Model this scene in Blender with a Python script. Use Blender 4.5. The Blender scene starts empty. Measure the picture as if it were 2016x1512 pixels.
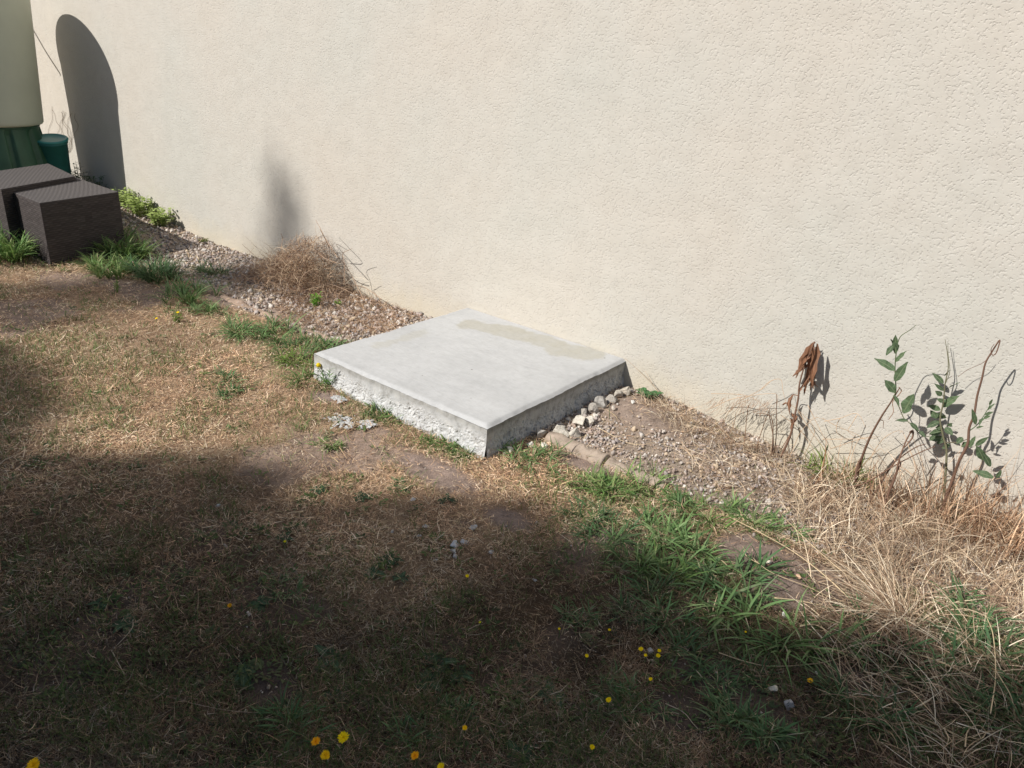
import bpy, math
import numpy as np
from mathutils import Vector, Matrix

rng = np.random.default_rng(7)
SC = bpy.context.scene
COL = SC.collection

# ------------------------------------------------------------------ camera
CAM = np.array([2.76186, -3.15770, 1.5]); YAW, PITCH, ROLL, FPX = 0.6460705, 0.4111054, -0.0740046, 1478.5
_f = np.array([-math.sin(YAW)*math.cos(PITCH), math.cos(YAW)*math.cos(PITCH), -math.sin(PITCH)])
_r = np.array([math.cos(YAW), math.sin(YAW), 0.0]); _d = np.cross(_f, _r)
_c, _s = math.cos(ROLL), math.sin(ROLL)
RIGHT, DOWN, FWD = _c*_r+_s*_d, -_s*_r+_c*_d, _f
cd = bpy.data.cameras.new("camera"); cam = bpy.data.objects.new("camera", cd); COL.objects.link(cam)
cd.sensor_width = 36.0; cd.lens = 36.0*FPX/2016.0; cd.clip_start = 0.05; cd.clip_end = 2000
M = Matrix(((RIGHT[0], -DOWN[0], -FWD[0], CAM[0]), (RIGHT[1], -DOWN[1], -FWD[1], CAM[1]), (RIGHT[2], -DOWN[2], -FWD[2], CAM[2]), (0, 0, 0, 1)))
cam.matrix_world = M
SC.camera = cam

# ------------------------------------------------------------------ light
SK, SM = 0.44, 0.88                      # sun travels along (SK, 1, -SM)
SUN = np.array([SK, 1.0, -SM]); SUN /= np.linalg.norm(SUN)
EL = math.asin(-SUN[2])
w = bpy.data.worlds.new("World"); SC.world = w; w.use_nodes = True
nt = w.node_tree; bg = nt.nodes["Background"]
sky = nt.nodes.new("ShaderNodeTexSky"); sky.sky_type = 'NISHITA'; sky.sun_disc = False
sky.sun_elevation = EL; sky.sun_rotation = math.atan2(-SK, -1.0); sky.air_density = 1.0; sky.dust_density = 1.0
nt.links.new(sky.outputs[0], bg.inputs[0]); bg.inputs[1].default_value = 0.09
sl = bpy.data.lights.new("sun", 'SUN'); sl.energy = 4.6; sl.angle = math.radians(0.5); sl.color = (1.0, 0.965, 0.915)
so = bpy.data.objects.new("sun", sl); COL.objects.link(so)
so.rotation_euler = Vector(SUN).to_track_quat('-Z', 'Y').to_euler(); so.location = (0, -10, 12)
SC.view_settings.view_transform = 'Standard'; SC.view_settings.look = 'None'
SC.view_settings.exposure = 0.22; SC.view_settings.gamma = 1.0
SC.cycles.max_bounces = 6; SC.cycles.diffuse_bounces = 4; SC.cycles.transparent_max_bounces = 4
SC.cycles.use_denoising = True

# ------------------------------------------------------------------ noise
def _hash(ix, iy, iz, seed):
    h = (ix.astype(np.int64)*374761393 + iy.astype(np.int64)*668265263 + iz.astype(np.int64)*2147483647 + seed*1274126177) & 0xffffffff
    h = ((h ^ (h >> 13))*1274126177) & 0xffffffff
    h = ((h ^ (h >> 16))*2246822519) & 0xffffffff
    return ((h ^ (h >> 15)) & 0xffffff)/float(0xffffff)
def vnoise(x, y, z=0.0, seed=0):
    x = np.asarray(x, float); y = np.asarray(y, float)+0*x; z = np.asarray(z, float)+0*x
    ix, iy, iz = np.floor(x), np.floor(y), np.floor(z)
    fx, fy, fz = x-ix, y-iy, z-iz
    fx, fy, fz = [t*t*(3-2*t) for t in (fx, fy, fz)]
    r = 0
    for a in (0, 1):
        for b in (0, 1):
            for c in (0, 1):
                wgt = (fx if a else 1-fx)*(fy if b else 1-fy)*(fz if c else 1-fz)
                r = r + wgt*_hash(ix+a, iy+b, iz+c, seed)
    return r
def fbm(x, y, z=0.0, s=1.0, o=4, seed=0, g=0.5):
    r, a, t = 0, 1.0, 0
    for i in range(o):
        r = r + a*vnoise(x*s, y*s, z*s if not np.isscalar(z) or z else 0.0, seed+i*17); t += a; a *= g; s *= 2.03
    return r/t
def sstep(a, b, x):
    t = np.clip((x-a)/(b-a), 0, 1); return t*t*(3-2*t)

# ------------------------------------------------------------------ slab, edging and terrain measures
SW, SD, SH = 1.086, 1.082, 0.143
EDGE_Y = -0.735
def gz(x, y):
    x = np.asarray(x, float); y = np.asarray(y, float)
    z = 0.014*(fbm(x, y, 0, 1.7, 3, 5)-0.5)*2
    near = np.exp(-((x-0.5)**2/1.2+(y+0.5)**2/1.2))
    z = z*(1-0.8*near)
    z = z + 0.12*sstep(-2.6, -4.3, x)
    z = z - 0.05*sstep(1.3, 2.4, x)*sstep(-1.1, -0.2, y)
    z = z + 0.035*np.exp(-((x-2.2)**2+(y+0.88)**2)/0.03)          # small mound of bare earth
    z = z + 0.03*np.exp(-((x-1.38)**2+(y+0.25)**2)/0.06)
    return z
def gzf(x, y):
    return float(gz(np.array([x]), np.array([y]))[0])
def ray(px, py):
    return RIGHT*((px-1008)/FPX)+DOWN*((py-756)/FPX)+FWD
def at(px, py, dz=0.0):
    """ground point seen at a place of the photograph, dz above the ground"""
    d = ray(px, py); z = dz
    for _ in range(6):
        t = (z-CAM[2])/d[2]; P = CAM+t*d; z = gzf(P[0], P[1])+dz
    return P
def atz(px, py, z):
    d = ray(px, py); return CAM+d*((z-CAM[2])/d[2])
def aty(px, py, y):
    d = ray(px, py); return CAM+d*((y-CAM[1])/d[1])
def project(P):
    v = (np.asarray(P)-CAM); X, Y, Z = v@RIGHT, v@DOWN, v@FWD
    return 1008+FPX*X/Z, 756+FPX*Y/Z, Z
def on_slab(x, y, m=0.0):
    return (x > -m) & (x < SW+m) & (y > -SD-m)
def inpoly(px, py, poly):
    poly = np.array(poly, float); r = np.zeros(np.shape(px), bool); n = len(poly); j = n-1
    for i in range(n):
        xi, yi = poly[i]; xj, yj = poly[j]
        c = ((yi > py) != (yj > py)) & (px < (xj-xi)*(py-yi)/((yj-yi)+1e-12)+xi); r ^= c; j = i
    return r
def gpoly(pts):
    return [tuple(at(a, b)[:2]) for a, b in pts]

# ------------------------------------------------------------------ materials
def lin(r, g, b):
    f = lambda c: (c/255/12.92 if c/255 <= 0.04045 else ((c/255+0.055)/1.055)**2.4)
    return (f(r), f(g), f(b))
def new_mat(name, rough=0.8, spec=0.3):
    m = bpy.data.materials.new(name); m.use_nodes = True
    b = m.node_tree.nodes["Principled BSDF"]; b.inputs["Roughness"].default_value = rough
    b.inputs["Specular IOR Level"].default_value = spec
    return m, m.node_tree, b
def N(nt, t, **k):
    n = nt.nodes.new(t)
    for a, v in k.items(): setattr(n, a, v)
    return n
def noise_node(nt, vec, scale, detail=3, rough=0.55):
    n = N(nt, "ShaderNodeTexNoise"); n.inputs["Scale"].default_value = scale; n.inputs["Detail"].default_value = detail
    n.inputs["Roughness"].default_value = rough; nt.links.new(vec, n.inputs["Vector"]); return n
def ramp(nt, fac, stops):
    n = N(nt, "ShaderNodeValToRGB"); e = n.color_ramp.elements
    while len(e) < len(stops): e.new(0.5)
    for i, (p, c) in enumerate(stops):
        e[i].position = p; e[i].color = (*c, 1) if len(c) == 3 else c
    nt.links.new(fac, n.inputs[0]); return n
def mixc(nt, fac, a, b, mode='MIX'):
    n = N(nt, "ShaderNodeMix", data_type='RGBA', blend_type=mode)
    if hasattr(fac, 'links') or not isinstance(fac, (int, float)): nt.links.new(fac, n.inputs[0])
    else: n.inputs[0].default_value = fac
    for v, i in ((a, 6), (b, 7)):
        if isinstance(v, tuple): n.inputs[i].default_value = (*v, 1)
        else: nt.links.new(v, n.inputs[i])
    return n.outputs[2]
def bump(nt, h, strength, dist, prev=None):
    b = N(nt, "ShaderNodeBump"); b.inputs["Strength"].default_value = strength; b.inputs["Distance"].default_value = dist
    nt.links.new(h, b.inputs["Height"])
    if prev: nt.links.new(prev, b.inputs["Normal"])
    return b.outputs[0]

def leaf_mat(name, trans=0.25, rough=0.6, spec=0.25):
    m, nt, b = new_mat(name, rough, spec)
    a = N(nt, "ShaderNodeVertexColor", layer_name="Col"); nt.links.new(a.outputs[0], b.inputs["Base Color"])
    if trans:
        t = N(nt, "ShaderNodeBsdfTranslucent"); nt.links.new(a.outputs[0], t.inputs[0])
        mx = N(nt, "ShaderNodeMixShader"); mx.inputs[0].default_value = trans
        nt.links.new(b.outputs[0], mx.inputs[1]); nt.links.new(t.outputs[0], mx.inputs[2])
        nt.links.new(mx.outputs[0], nt.nodes["Material Output"].inputs[0])
    return m
M_GREEN = leaf_mat("green_leaf", 0.25)
M_STRAW = leaf_mat("dry_straw", 0.12, 0.65, 0.3)
M_PETAL = leaf_mat("petal", 0.2, 0.6, 0.1)
M_STEM = leaf_mat("stem_bark", 0.0, 0.8, 0.15)

def stone_mat(name, bs=60, bd=0.004, colnoise=40):
    m, nt, b = new_mat(name, 0.85, 0.2)
    tc = N(nt, "ShaderNodeTexCoord"); a = N(nt, "ShaderNodeVertexColor", layer_name="Col")
    n = noise_node(nt, tc.outputs["Object"], colnoise, 5, 0.65)
    r = ramp(nt, n.outputs[0], [(0.3, (0.68, 0.66, 0.63)), (0.5, (1, 1, 1)), (0.75, (1.12, 1.1, 1.06))])
    nt.links.new(mixc(nt, 1.0, a.outputs[0], r.outputs[0], 'MULTIPLY'), b.inputs["Base Color"])
    n2 = noise_node(nt, tc.outputs["Object"], bs, 6, 0.65)
    nt.links.new(bump(nt, n2.outputs[0], 0.8, bd), b.inputs["Normal"])
    return m
M_STONE = stone_mat("limestone")
M_PEBBLE = leaf_mat("pebble", 0.0, 0.75, 0.25)

# ------------------------------------------------------------------ mesh helpers
def tag(o, label=None, cat=None, group=None, kind=None):
    if label: o["label"] = label
    if cat: o["category"] = cat
    if group: o["group"] = group
    if kind: o["kind"] = kind
    return o
def mesh_obj(name, V, F, mat, parent=None, col=None, smooth=False, loc=None):
    V = np.asarray(V, np.float32).reshape(-1, 3)
    if loc is not None: V = V-np.asarray(loc, np.float32)
    me = bpy.data.meshes.new(name)
    Fs = [np.asarray(f, np.int32).reshape(-1, np.shape(f)[-1]) for f in (F if isinstance(F, list) else [F])]
    Fs = [f for f in Fs if f.size]
    me.vertices.add(len(V)); me.vertices.foreach_set("co", V.ravel())
    nl = sum(f.size for f in Fs); npol = sum(len(f) for f in Fs)
    me.loops.add(nl); me.loops.foreach_set("vertex_index", np.concatenate([f.ravel() for f in Fs]))
    me.polygons.add(npol)
    starts = []; s0 = 0
    for f in Fs:
        starts.append(s0+np.arange(len(f))*f.shape[1]); s0 += f.size
    me.polygons.foreach_set("loop_start", np.concatenate(starts).astype(np.int32))
    me.polygons.foreach_set("use_smooth", np.full(npol, smooth))
    me.update(calc_edges=True); me.validate()
    if col is not None:
        a = me.color_attributes.new("Col", 'FLOAT_COLOR', 'POINT')
        c = np.ones((len(V), 4), np.float32); c[:, :3] = np.asarray(col, np.float32); a.data.foreach_set("color", c.ravel())
    me.materials.append(mat)
    o = bpy.data.objects.new(name, me); COL.objects.link(o)
    if loc is not None: o.location = [float(t) for t in loc]
    if parent is not None:
        o.parent = parent
        if loc is not None: o.location = [float(a-b) for a, b in zip(loc, parent["_loc"])]
        else: o.location = [-float(b) for b in parent["_loc"]]
    return o
def thing(name, label, cat, loc, group=None):
    o = bpy.data.objects.new(name, None); COL.objects.link(o); o.location = [float(t) for t in loc]
    o["_loc"] = [float(t) for t in loc]; o.empty_display_size = 0.1
    return tag(o, label, cat, group)

class Geo:
    """collects vertices, faces and colours of one mesh"""
    def __init__(s): s.V = []; s.Q = []; s.T = []; s.C = []; s.n = 0
    def add(s, V, Q=None, T=None, C=(0.5, 0.5, 0.5)):
        V = np.asarray(V, float).reshape(-1, 3)
        if Q is not None and len(Q): s.Q.append(np.asarray(Q)+s.n)
        if T is not None and len(T): s.T.append(np.asarray(T)+s.n)
        s.V.append(V); s.C.append(np.broadcast_to(np.asarray(C, float), (len(V), 3))); s.n += len(V)
    def obj(s, name, mat, parent=None, smooth=False, loc=None):
        F = []
        if s.Q: F.append(np.concatenate(s.Q))
        if s.T: F.append(np.concatenate(s.T))
        return mesh_obj(name, np.concatenate(s.V), F, mat, parent, np.concatenate(s.C), smooth, loc)

def blades(P, phi, L, W, a0, a1, col, seg=3, curl=0.0, tipcol=None, basecol=None, twist=None, prof=None, floor=True):
    """many bent tapering blades; returns V, Q, C"""
    P = np.asarray(P, float); n = len(P)
    phi, L, W, a0, a1, curl = [np.broadcast_to(np.asarray(t, float), (n,)) for t in (phi, L, W, a0, a1, curl)]
    col = np.broadcast_to(np.asarray(col, float), (n, 3))
    twist = np.zeros(n) if twist is None else twist
    pos = P.copy(); V = np.zeros((n, seg+1, 2, 3)); C = np.zeros((n, seg+1, 2, 3))
    for i in range(seg+1):
        t = i/seg
        a = a0+(a1-a0)*t; ph = phi+curl*t
        side = np.stack([-np.sin(ph), np.cos(ph), np.zeros(n)], 1)
        up = np.stack([-np.cos(a)*np.cos(ph), -np.cos(a)*np.sin(ph), np.sin(a)], 1)
        sv = side*np.cos(twist)[:, None]+up*np.sin(twist)[:, None]
        wt = (prof[i] if prof is not None else (1.0-0.9*t**1.6))
        V[:, i, 0] = pos-sv*(W*wt/2)[:, None]; V[:, i, 1] = pos+sv*(W*wt/2)[:, None]
        c = col
        if tipcol is not None: c = c*(1-t)+tipcol*t
        if basecol is not None: c = c*min(1, t*2.5)+basecol*(1-min(1, t*2.5))
        C[:, i, :] = c[:, None, :]
        if i < seg:
            am = a0+(a1-a0)*(t+0.5/seg)
            st = (L/seg)[:, None]*np.stack([np.sin(am)*np.cos(ph), np.sin(am)*np.sin(ph), np.cos(am)], 1)
            pos = pos+st
    V = V.reshape(-1, 3)
    if floor:
        g = gz(V[:, 0], V[:, 1])+0.0015; V[:, 2] = np.maximum(V[:, 2], g)
    base = (np.arange(n)*(seg+1)*2)[:, None]
    Q = np.concatenate([base+np.array([[2*i, 2*i+1, 2*i+3, 2*i+2]]) for i in range(seg)], 0)
    return V, Q, C.reshape(-1, 3)

def tube(pts, rad, sides=6, col=(0.3, 0.2, 0.1), cap=True):
    pts = np.asarray(pts, float); n = len(pts); rad = np.broadcast_to(np.asarray(rad, float), (n,))
    tn = np.gradient(pts, axis=0); tn /= np.linalg.norm(tn, axis=1)[:, None]+1e-9
    ref = np.array([0.31, 0.77, 0.55]); V = []
    for i in range(n):
        u = np.cross(tn[i], ref); u /= np.linalg.norm(u)+1e-9; v = np.cross(tn[i], u)
        th = np.arange(sides)*2*math.pi/sides
        V.append(pts[i]+rad[i]*(np.cos(th)[:, None]*u+np.sin(th)[:, None]*v))
    V = np.concatenate(V); Q = []
    for i in range(n-1):
        for k in range(sides):
            a = i*sides+k; b = i*sides+(k+1) % sides; Q.append((a, b, b+sides, a+sides))
    T = []
    if cap:
        V = np.concatenate([V, pts[:1], pts[-1:]])
        c0 = n*sides
        for k in range(sides):
            T.append((c0, (k+1) % sides, k)); T.append((c0+1, (n-1)*sides+k, (n-1)*sides+(k+1) % sides))
    C = np.asarray(col, float)
    if C.ndim == 2: C = np.concatenate([np.repeat(C, sides, 0)]+([C[:1], C[-1:]] if cap else []))
    return V, np.array(Q), np.array(T) if T else None, C
def smooth_path(pts, n=5):
    """Catmull-Rom through the points"""
    P = np.asarray(pts, float)
    if len(P) < 3: return np.array([P[0]+(P[-1]-P[0])*t for t in np.linspace(0, 1, n+1)])
    P = np.concatenate([[2*P[0]-P[1]], P, [2*P[-1]-P[-2]]]); out = []
    for i in range(1, len(P)-2):
        for t in np.arange(n)/n:
            out.append(0.5*((2*P[i])+(-P[i-1]+P[i+1])*t+(2*P[i-1]-5*P[i]+4*P[i+1]-P[i+2])*t*t+(-P[i-1]+3*P[i]-3*P[i+1]+P[i+2])*t**3))
    out.append(P[-2]); return np.array(out)

def lathe(prof, seg=64, c=(0, 0), close=False):
    prof = np.asarray(prof, float); th = np.arange(seg)*2*math.pi/seg
    V = np.stack([c[0]+prof[:, None, 0]*np.cos(th), c[1]+prof[:, None, 0]*np.sin(th), prof[:, None, 1]+0*th], -1).reshape(-1, 3)
    Q = []
    for i in range(len(prof)-1):
        k = np.arange(seg); a = i*seg+k; b = i*seg+(k+1) % seg
        Q.append(np.stack([a, b, b+seg, a+seg], 1))
    return V, np.concatenate(Q)

# icosphere
def ico(sub):
    t = (1+5**0.5)/2
    V = [(-1, t, 0), (1, t, 0), (-1, -t, 0), (1, -t, 0), (0, -1, t), (0, 1, t), (0, -1, -t), (0, 1, -t), (t, 0, -1), (t, 0, 1), (-t, 0, -1), (-t, 0, 1)]
    F = [(0, 11, 5), (0, 5, 1), (0, 1, 7), (0, 7, 10), (0, 10, 11), (1, 5, 9), (5, 11, 4), (11, 10, 2), (10, 7, 6), (7, 1, 8), (3, 9, 4), (3, 4, 2), (3, 2, 6), (3, 6, 8), (3, 8, 9), (4, 9, 5), (2, 4, 11), (6, 2, 10), (8, 6, 7), (9, 8, 1)]
    V = [np.array(v, float)/np.linalg.norm(v) for v in V]
    for _ in range(sub):
        mid = {}; F2 = []
        def m(a, b):
            k = (min(a, b), max(a, b))
            if k not in mid:
                v = V[a]+V[b]; V.append(v/np.linalg.norm(v)); mid[k] = len(V)-1
            return mid[k]
        for a, b, c in F:
            ab, bc, ca = m(a, b), m(b, c), m(c, a); F2 += [(a, ab, ca), (b, bc, ab), (c, ca, bc), (ab, bc, ca)]
        F = F2
    return np.array(V), np.array(F)
ICO = [ico(i) for i in range(5)]
def rand_rot(n, r=rng):
    q = r.normal(size=(n, 4)); q /= np.linalg.norm(q, axis=1)[:, None]
    a, b, c, d = q.T
    return np.stack([np.stack([1-2*(c*c+d*d), 2*(b*c-a*d), 2*(b*d+a*c)], 1), np.stack([2*(b*c+a*d), 1-2*(b*b+d*d), 2*(c*d-a*b)], 1), np.stack([2*(b*d-a*c), 2*(c*d+a*b), 1-2*(b*b+c*c)], 1)], 1)

def rot_z(V, a, c=(0, 0)):
    V = V.copy(); x, y = V[:, 0]-c[0], V[:, 1]-c[1]
    V[:, 0] = c[0]+x*math.cos(a)-y*math.sin(a); V[:, 1] = c[1]+x*math.sin(a)+y*math.cos(a); return V

# ------------------------------------------------------------------ zones of the ground (world coordinates)
def zone_gravel(x, y):
    e = EDGE_Y+0.05*(fbm(x, y, 0, 5, 2, 31)-0.5)
    return sstep(e-0.02, e+0.03, y)
def zone_soil(x, y):
    """bare earth patches"""
    s = np.zeros(np.shape(x))
    for (cx, cy, rx, ry) in SOIL:
        s = np.maximum(s, sstep(1.25, 0.6, np.sqrt(((x-cx)/rx)**2+((y-cy)/ry)**2)+0.5*(fbm(x, y, 0, 7, 3, 41)-0.5)))
    return np.maximum(s, 0.75*sstep(0.60, 0.70, fbm(x+9, y, 0, 2.3, 4, 43))*(1-zone_gravel(x, y)))
SOIL = []
for px, py, rx, ry in ((1270, 808, .26, .22), (860, 930, .22, .10), (1150, 915, .17, .06), (1480, 1085, .14, .12), (1620, 1150, .2, .14), (1530, 1160, .12, .1),
                       (1420, 1350, .18, .12), (1500, 1420, .14, .1), (1330, 1400, .1, .1), (440, 590, .22, .10), (1000, 1020, .1, .06), (520, 1350, .12, .08), (640, 780, .08, .06), (560, 620, .2, .08), (1200, 1060, .12, .06), (1650, 1330, .12, .08)):
    P = at(px, py); SOIL.append((P[0], P[1], rx, ry))

def foreground_shade(x, y):
    """foreground shade put into the turf and soil colour, away from the wall, with a ragged edge"""
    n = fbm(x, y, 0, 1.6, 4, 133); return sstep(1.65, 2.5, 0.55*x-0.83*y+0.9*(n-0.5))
# ================================================================== GROUND
def build_ground():
    def axis(lo, hi, fine_lo, fine_hi, step, far):
        a = list(np.arange(fine_lo, fine_hi+1e-6, step)); s = step; x = fine_hi
        while x < hi: s *= 1.5; x += s; a.append(x)
        s = step; x = fine_lo; b = []
        while x > lo: s *= 1.5; x -= s; b.append(x)
        return np.array(b[::-1]+a)
    xs = axis(-60, 60, -5.2, 3.6, 0.014, 0); ys = axis(-80, 0.2, -3.4, 0.03, 0.014, 0)
    ys = ys[ys < 0.3]
    X, Y = np.meshgrid(xs, ys); nx, ny = len(xs), len(ys)
    x, y = X.ravel(), Y.ravel()
    fine = (np.abs(x) < 6) & (y > -4)
    z = gz(x, y)
    gr, soil = zone_gravel(x, y), zone_soil(x, y)
    d = (fbm(x, y, 0, 28, 4, 3, 0.6)-0.5)*0.022
    z = z+np.where(fine, d*(0.5+0.7*soil), 0)-0.003
    z = np.where(on_slab(x, y, -0.02), -0.05, z)
    i = np.arange(nx-1); j = np.arange(ny-1); I, J = np.meshgrid(i, j); a = (J*nx+I).ravel()
    Q = np.stack([a, a+1, a+nx+1, a+nx], 1)
    n1 = fbm(x, y, 0, 3, 4, 11)[:, None]; n2 = fbm(x, y, 0, 45, 3, 12)[:, None]
    lawn = np.array([0.24, 0.155, 0.10])*(1-n1)+np.array([0.34, 0.245, 0.16])*n1
    soilc = np.array([0.265, 0.20, 0.165])*(0.8+0.4*n1)
    grav = np.array([0.30, 0.24, 0.19])*(0.8+0.4*n1)
    lawn = lawn*(1-0.76*foreground_shade(x, y))[:, None]; soilc = soilc*(1-0.62*foreground_shade(x, y))[:, None]  # shade of the near lawn darkens both colours
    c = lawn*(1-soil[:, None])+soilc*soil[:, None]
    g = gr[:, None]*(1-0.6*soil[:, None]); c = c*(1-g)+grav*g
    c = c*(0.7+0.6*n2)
    m, nt, b = new_mat("earth", 0.95, 0.1)
    at_ = N(nt, "ShaderNodeVertexColor", layer_name="Col"); tc = N(nt, "ShaderNodeTexCoord")
    n = noise_node(nt, tc.outputs["Object"], 160, 5, 0.7)
    r = ramp(nt, n.outputs[0], [(0.3, (0.55, 0.53, 0.5)), (0.5, (1, 1, 1)), (0.72, (1.35, 1.33, 1.3))])
    nt.links.new(mixc(nt, 1.0, at_.outputs[0], r.outputs[0], 'MULTIPLY'), b.inputs["Base Color"])
    nb = noise_node(nt, tc.outputs["Object"], 220, 6, 0.7)
    nt.links.new(bump(nt, nb.outputs[0], 0.9, 0.004), b.inputs["Normal"])
    o = mesh_obj("ground", np.stack([x, y, z], 1), Q, m, None, c, True)
    tag(o, kind="structure")
build_ground()

# ================================================================== WALL
def build_wall():
    m, nt, b = new_mat("cream_render", 0.9, 0.15)
    tc = N(nt, "ShaderNodeTexCoord"); ob = tc.outputs["Object"]
    big = noise_node(nt, ob, 0.9, 3, 0.5)
    base = ramp(nt, big.outputs[0], [(0.35, (0.520, 0.477, 0.415)), (0.5, (0.515, 0.482, 0.425)), (0.65, (0.498, 0.478, 0.425))])
    fine = noise_node(nt, ob, 9, 4, 0.6)
    fr = ramp(nt, fine.outputs[0], [(0.35, (0.97, 0.965, 0.96)), (0.6, (1.01, 1.01, 1.01))])
    c = mixc(nt, 1.0, base.outputs[0], fr.outputs[0], 'MULTIPLY')
    # dirt splashed up from the ground, with its own ragged shape
    sep = N(nt, "ShaderNodeSeparateXYZ"); nt.links.new(ob, sep.inputs[0])
    dn = noise_node(nt, ob, 7, 5, 0.65)
    h = N(nt, "ShaderNodeMath", operation='MULTIPLY_ADD'); nt.links.new(dn.outputs[0], h.inputs[0]); h.inputs[1].default_value = -0.26; nt.links.new(sep.outputs[2], h.inputs[2])
    hr = N(nt, "ShaderNodeMapRange"); nt.links.new(h.outputs[0], hr.inputs[0]); hr.inputs[1].default_value = -0.11; hr.inputs[2].default_value = 0.06; hr.inputs[3].default_value = 0.5; hr.inputs[4].default_value = 0.0
    c = mixc(nt, hr.outputs[0], c, (0.56, 0.49, 0.36))
    sp = noise_node(nt, ob, 42, 2, 0.5)
    spr = ramp(nt, sp.outputs[0], [(0.80, (0, 0, 0)), (0.83, (0.7, 0.7, 0.7))])
    c = mixc(nt, spr.outputs[0], c, (0.25, 0.2, 0.15))
    nt.links.new(c, b.inputs["Base Color"])
    # rolled render: flat skin with small curved dents
    wv = noise_node(nt, ob, 30, 2, 0.5)
    va = N(nt, "ShaderNodeVectorMath", operation='SCALE'); va.inputs[3].default_value = 0.008; nt.links.new(wv.outputs[1], va.inputs[0])
    vb = N(nt, "ShaderNodeVectorMath", operation='ADD'); nt.links.new(va.outputs[0], vb.inputs[0]); nt.links.new(ob, vb.inputs[1])
    n1 = noise_node(nt, vb.outputs[0], 112, 1.6, 0.5)
    r1 = N(nt, "ShaderNodeMapRange"); r1.interpolation_type = 'SMOOTHSTEP'; nt.links.new(n1.outputs[0], r1.inputs[0]); r1.inputs[1].default_value = 0.30; r1.inputs[2].default_value = 0.47
    n2 = noise_node(nt, ob, 190, 3, 0.6)
    n3 = noise_node(nt, ob, 5, 3, 0.5)
    bn = bump(nt, n3.outputs[0], 0.35, 0.02)
    bn = bump(nt, r1.outputs[0], 0.62, 0.0024, bn)
    bn = bump(nt, n2.outputs[0], 0.25, 0.0012, bn)
    nt.links.new(bn, b.inputs["Normal"])
    x0, x1, y0, y1, z0, z1 = -16, 9, 0.0, 0.35, -0.4, 5.2
    V = [(x0, y0, z0), (x1, y0, z0), (x1, y1, z0), (x0, y1, z0), (x0, y0, z1), (x1, y0, z1), (x1, y1, z1), (x0, y1, z1)]
    Q = [(0, 1, 5, 4), (1, 2, 6, 5), (2, 3, 7, 6), (3, 0, 4, 7), (4, 5, 6, 7), (3, 2, 1, 0)]
    o = mesh_obj("house_wall", V, Q, m)
    tag(o, "long cream rendered house wall with fine pitted texture behind the concrete slab", "wall")
build_wall()

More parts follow.
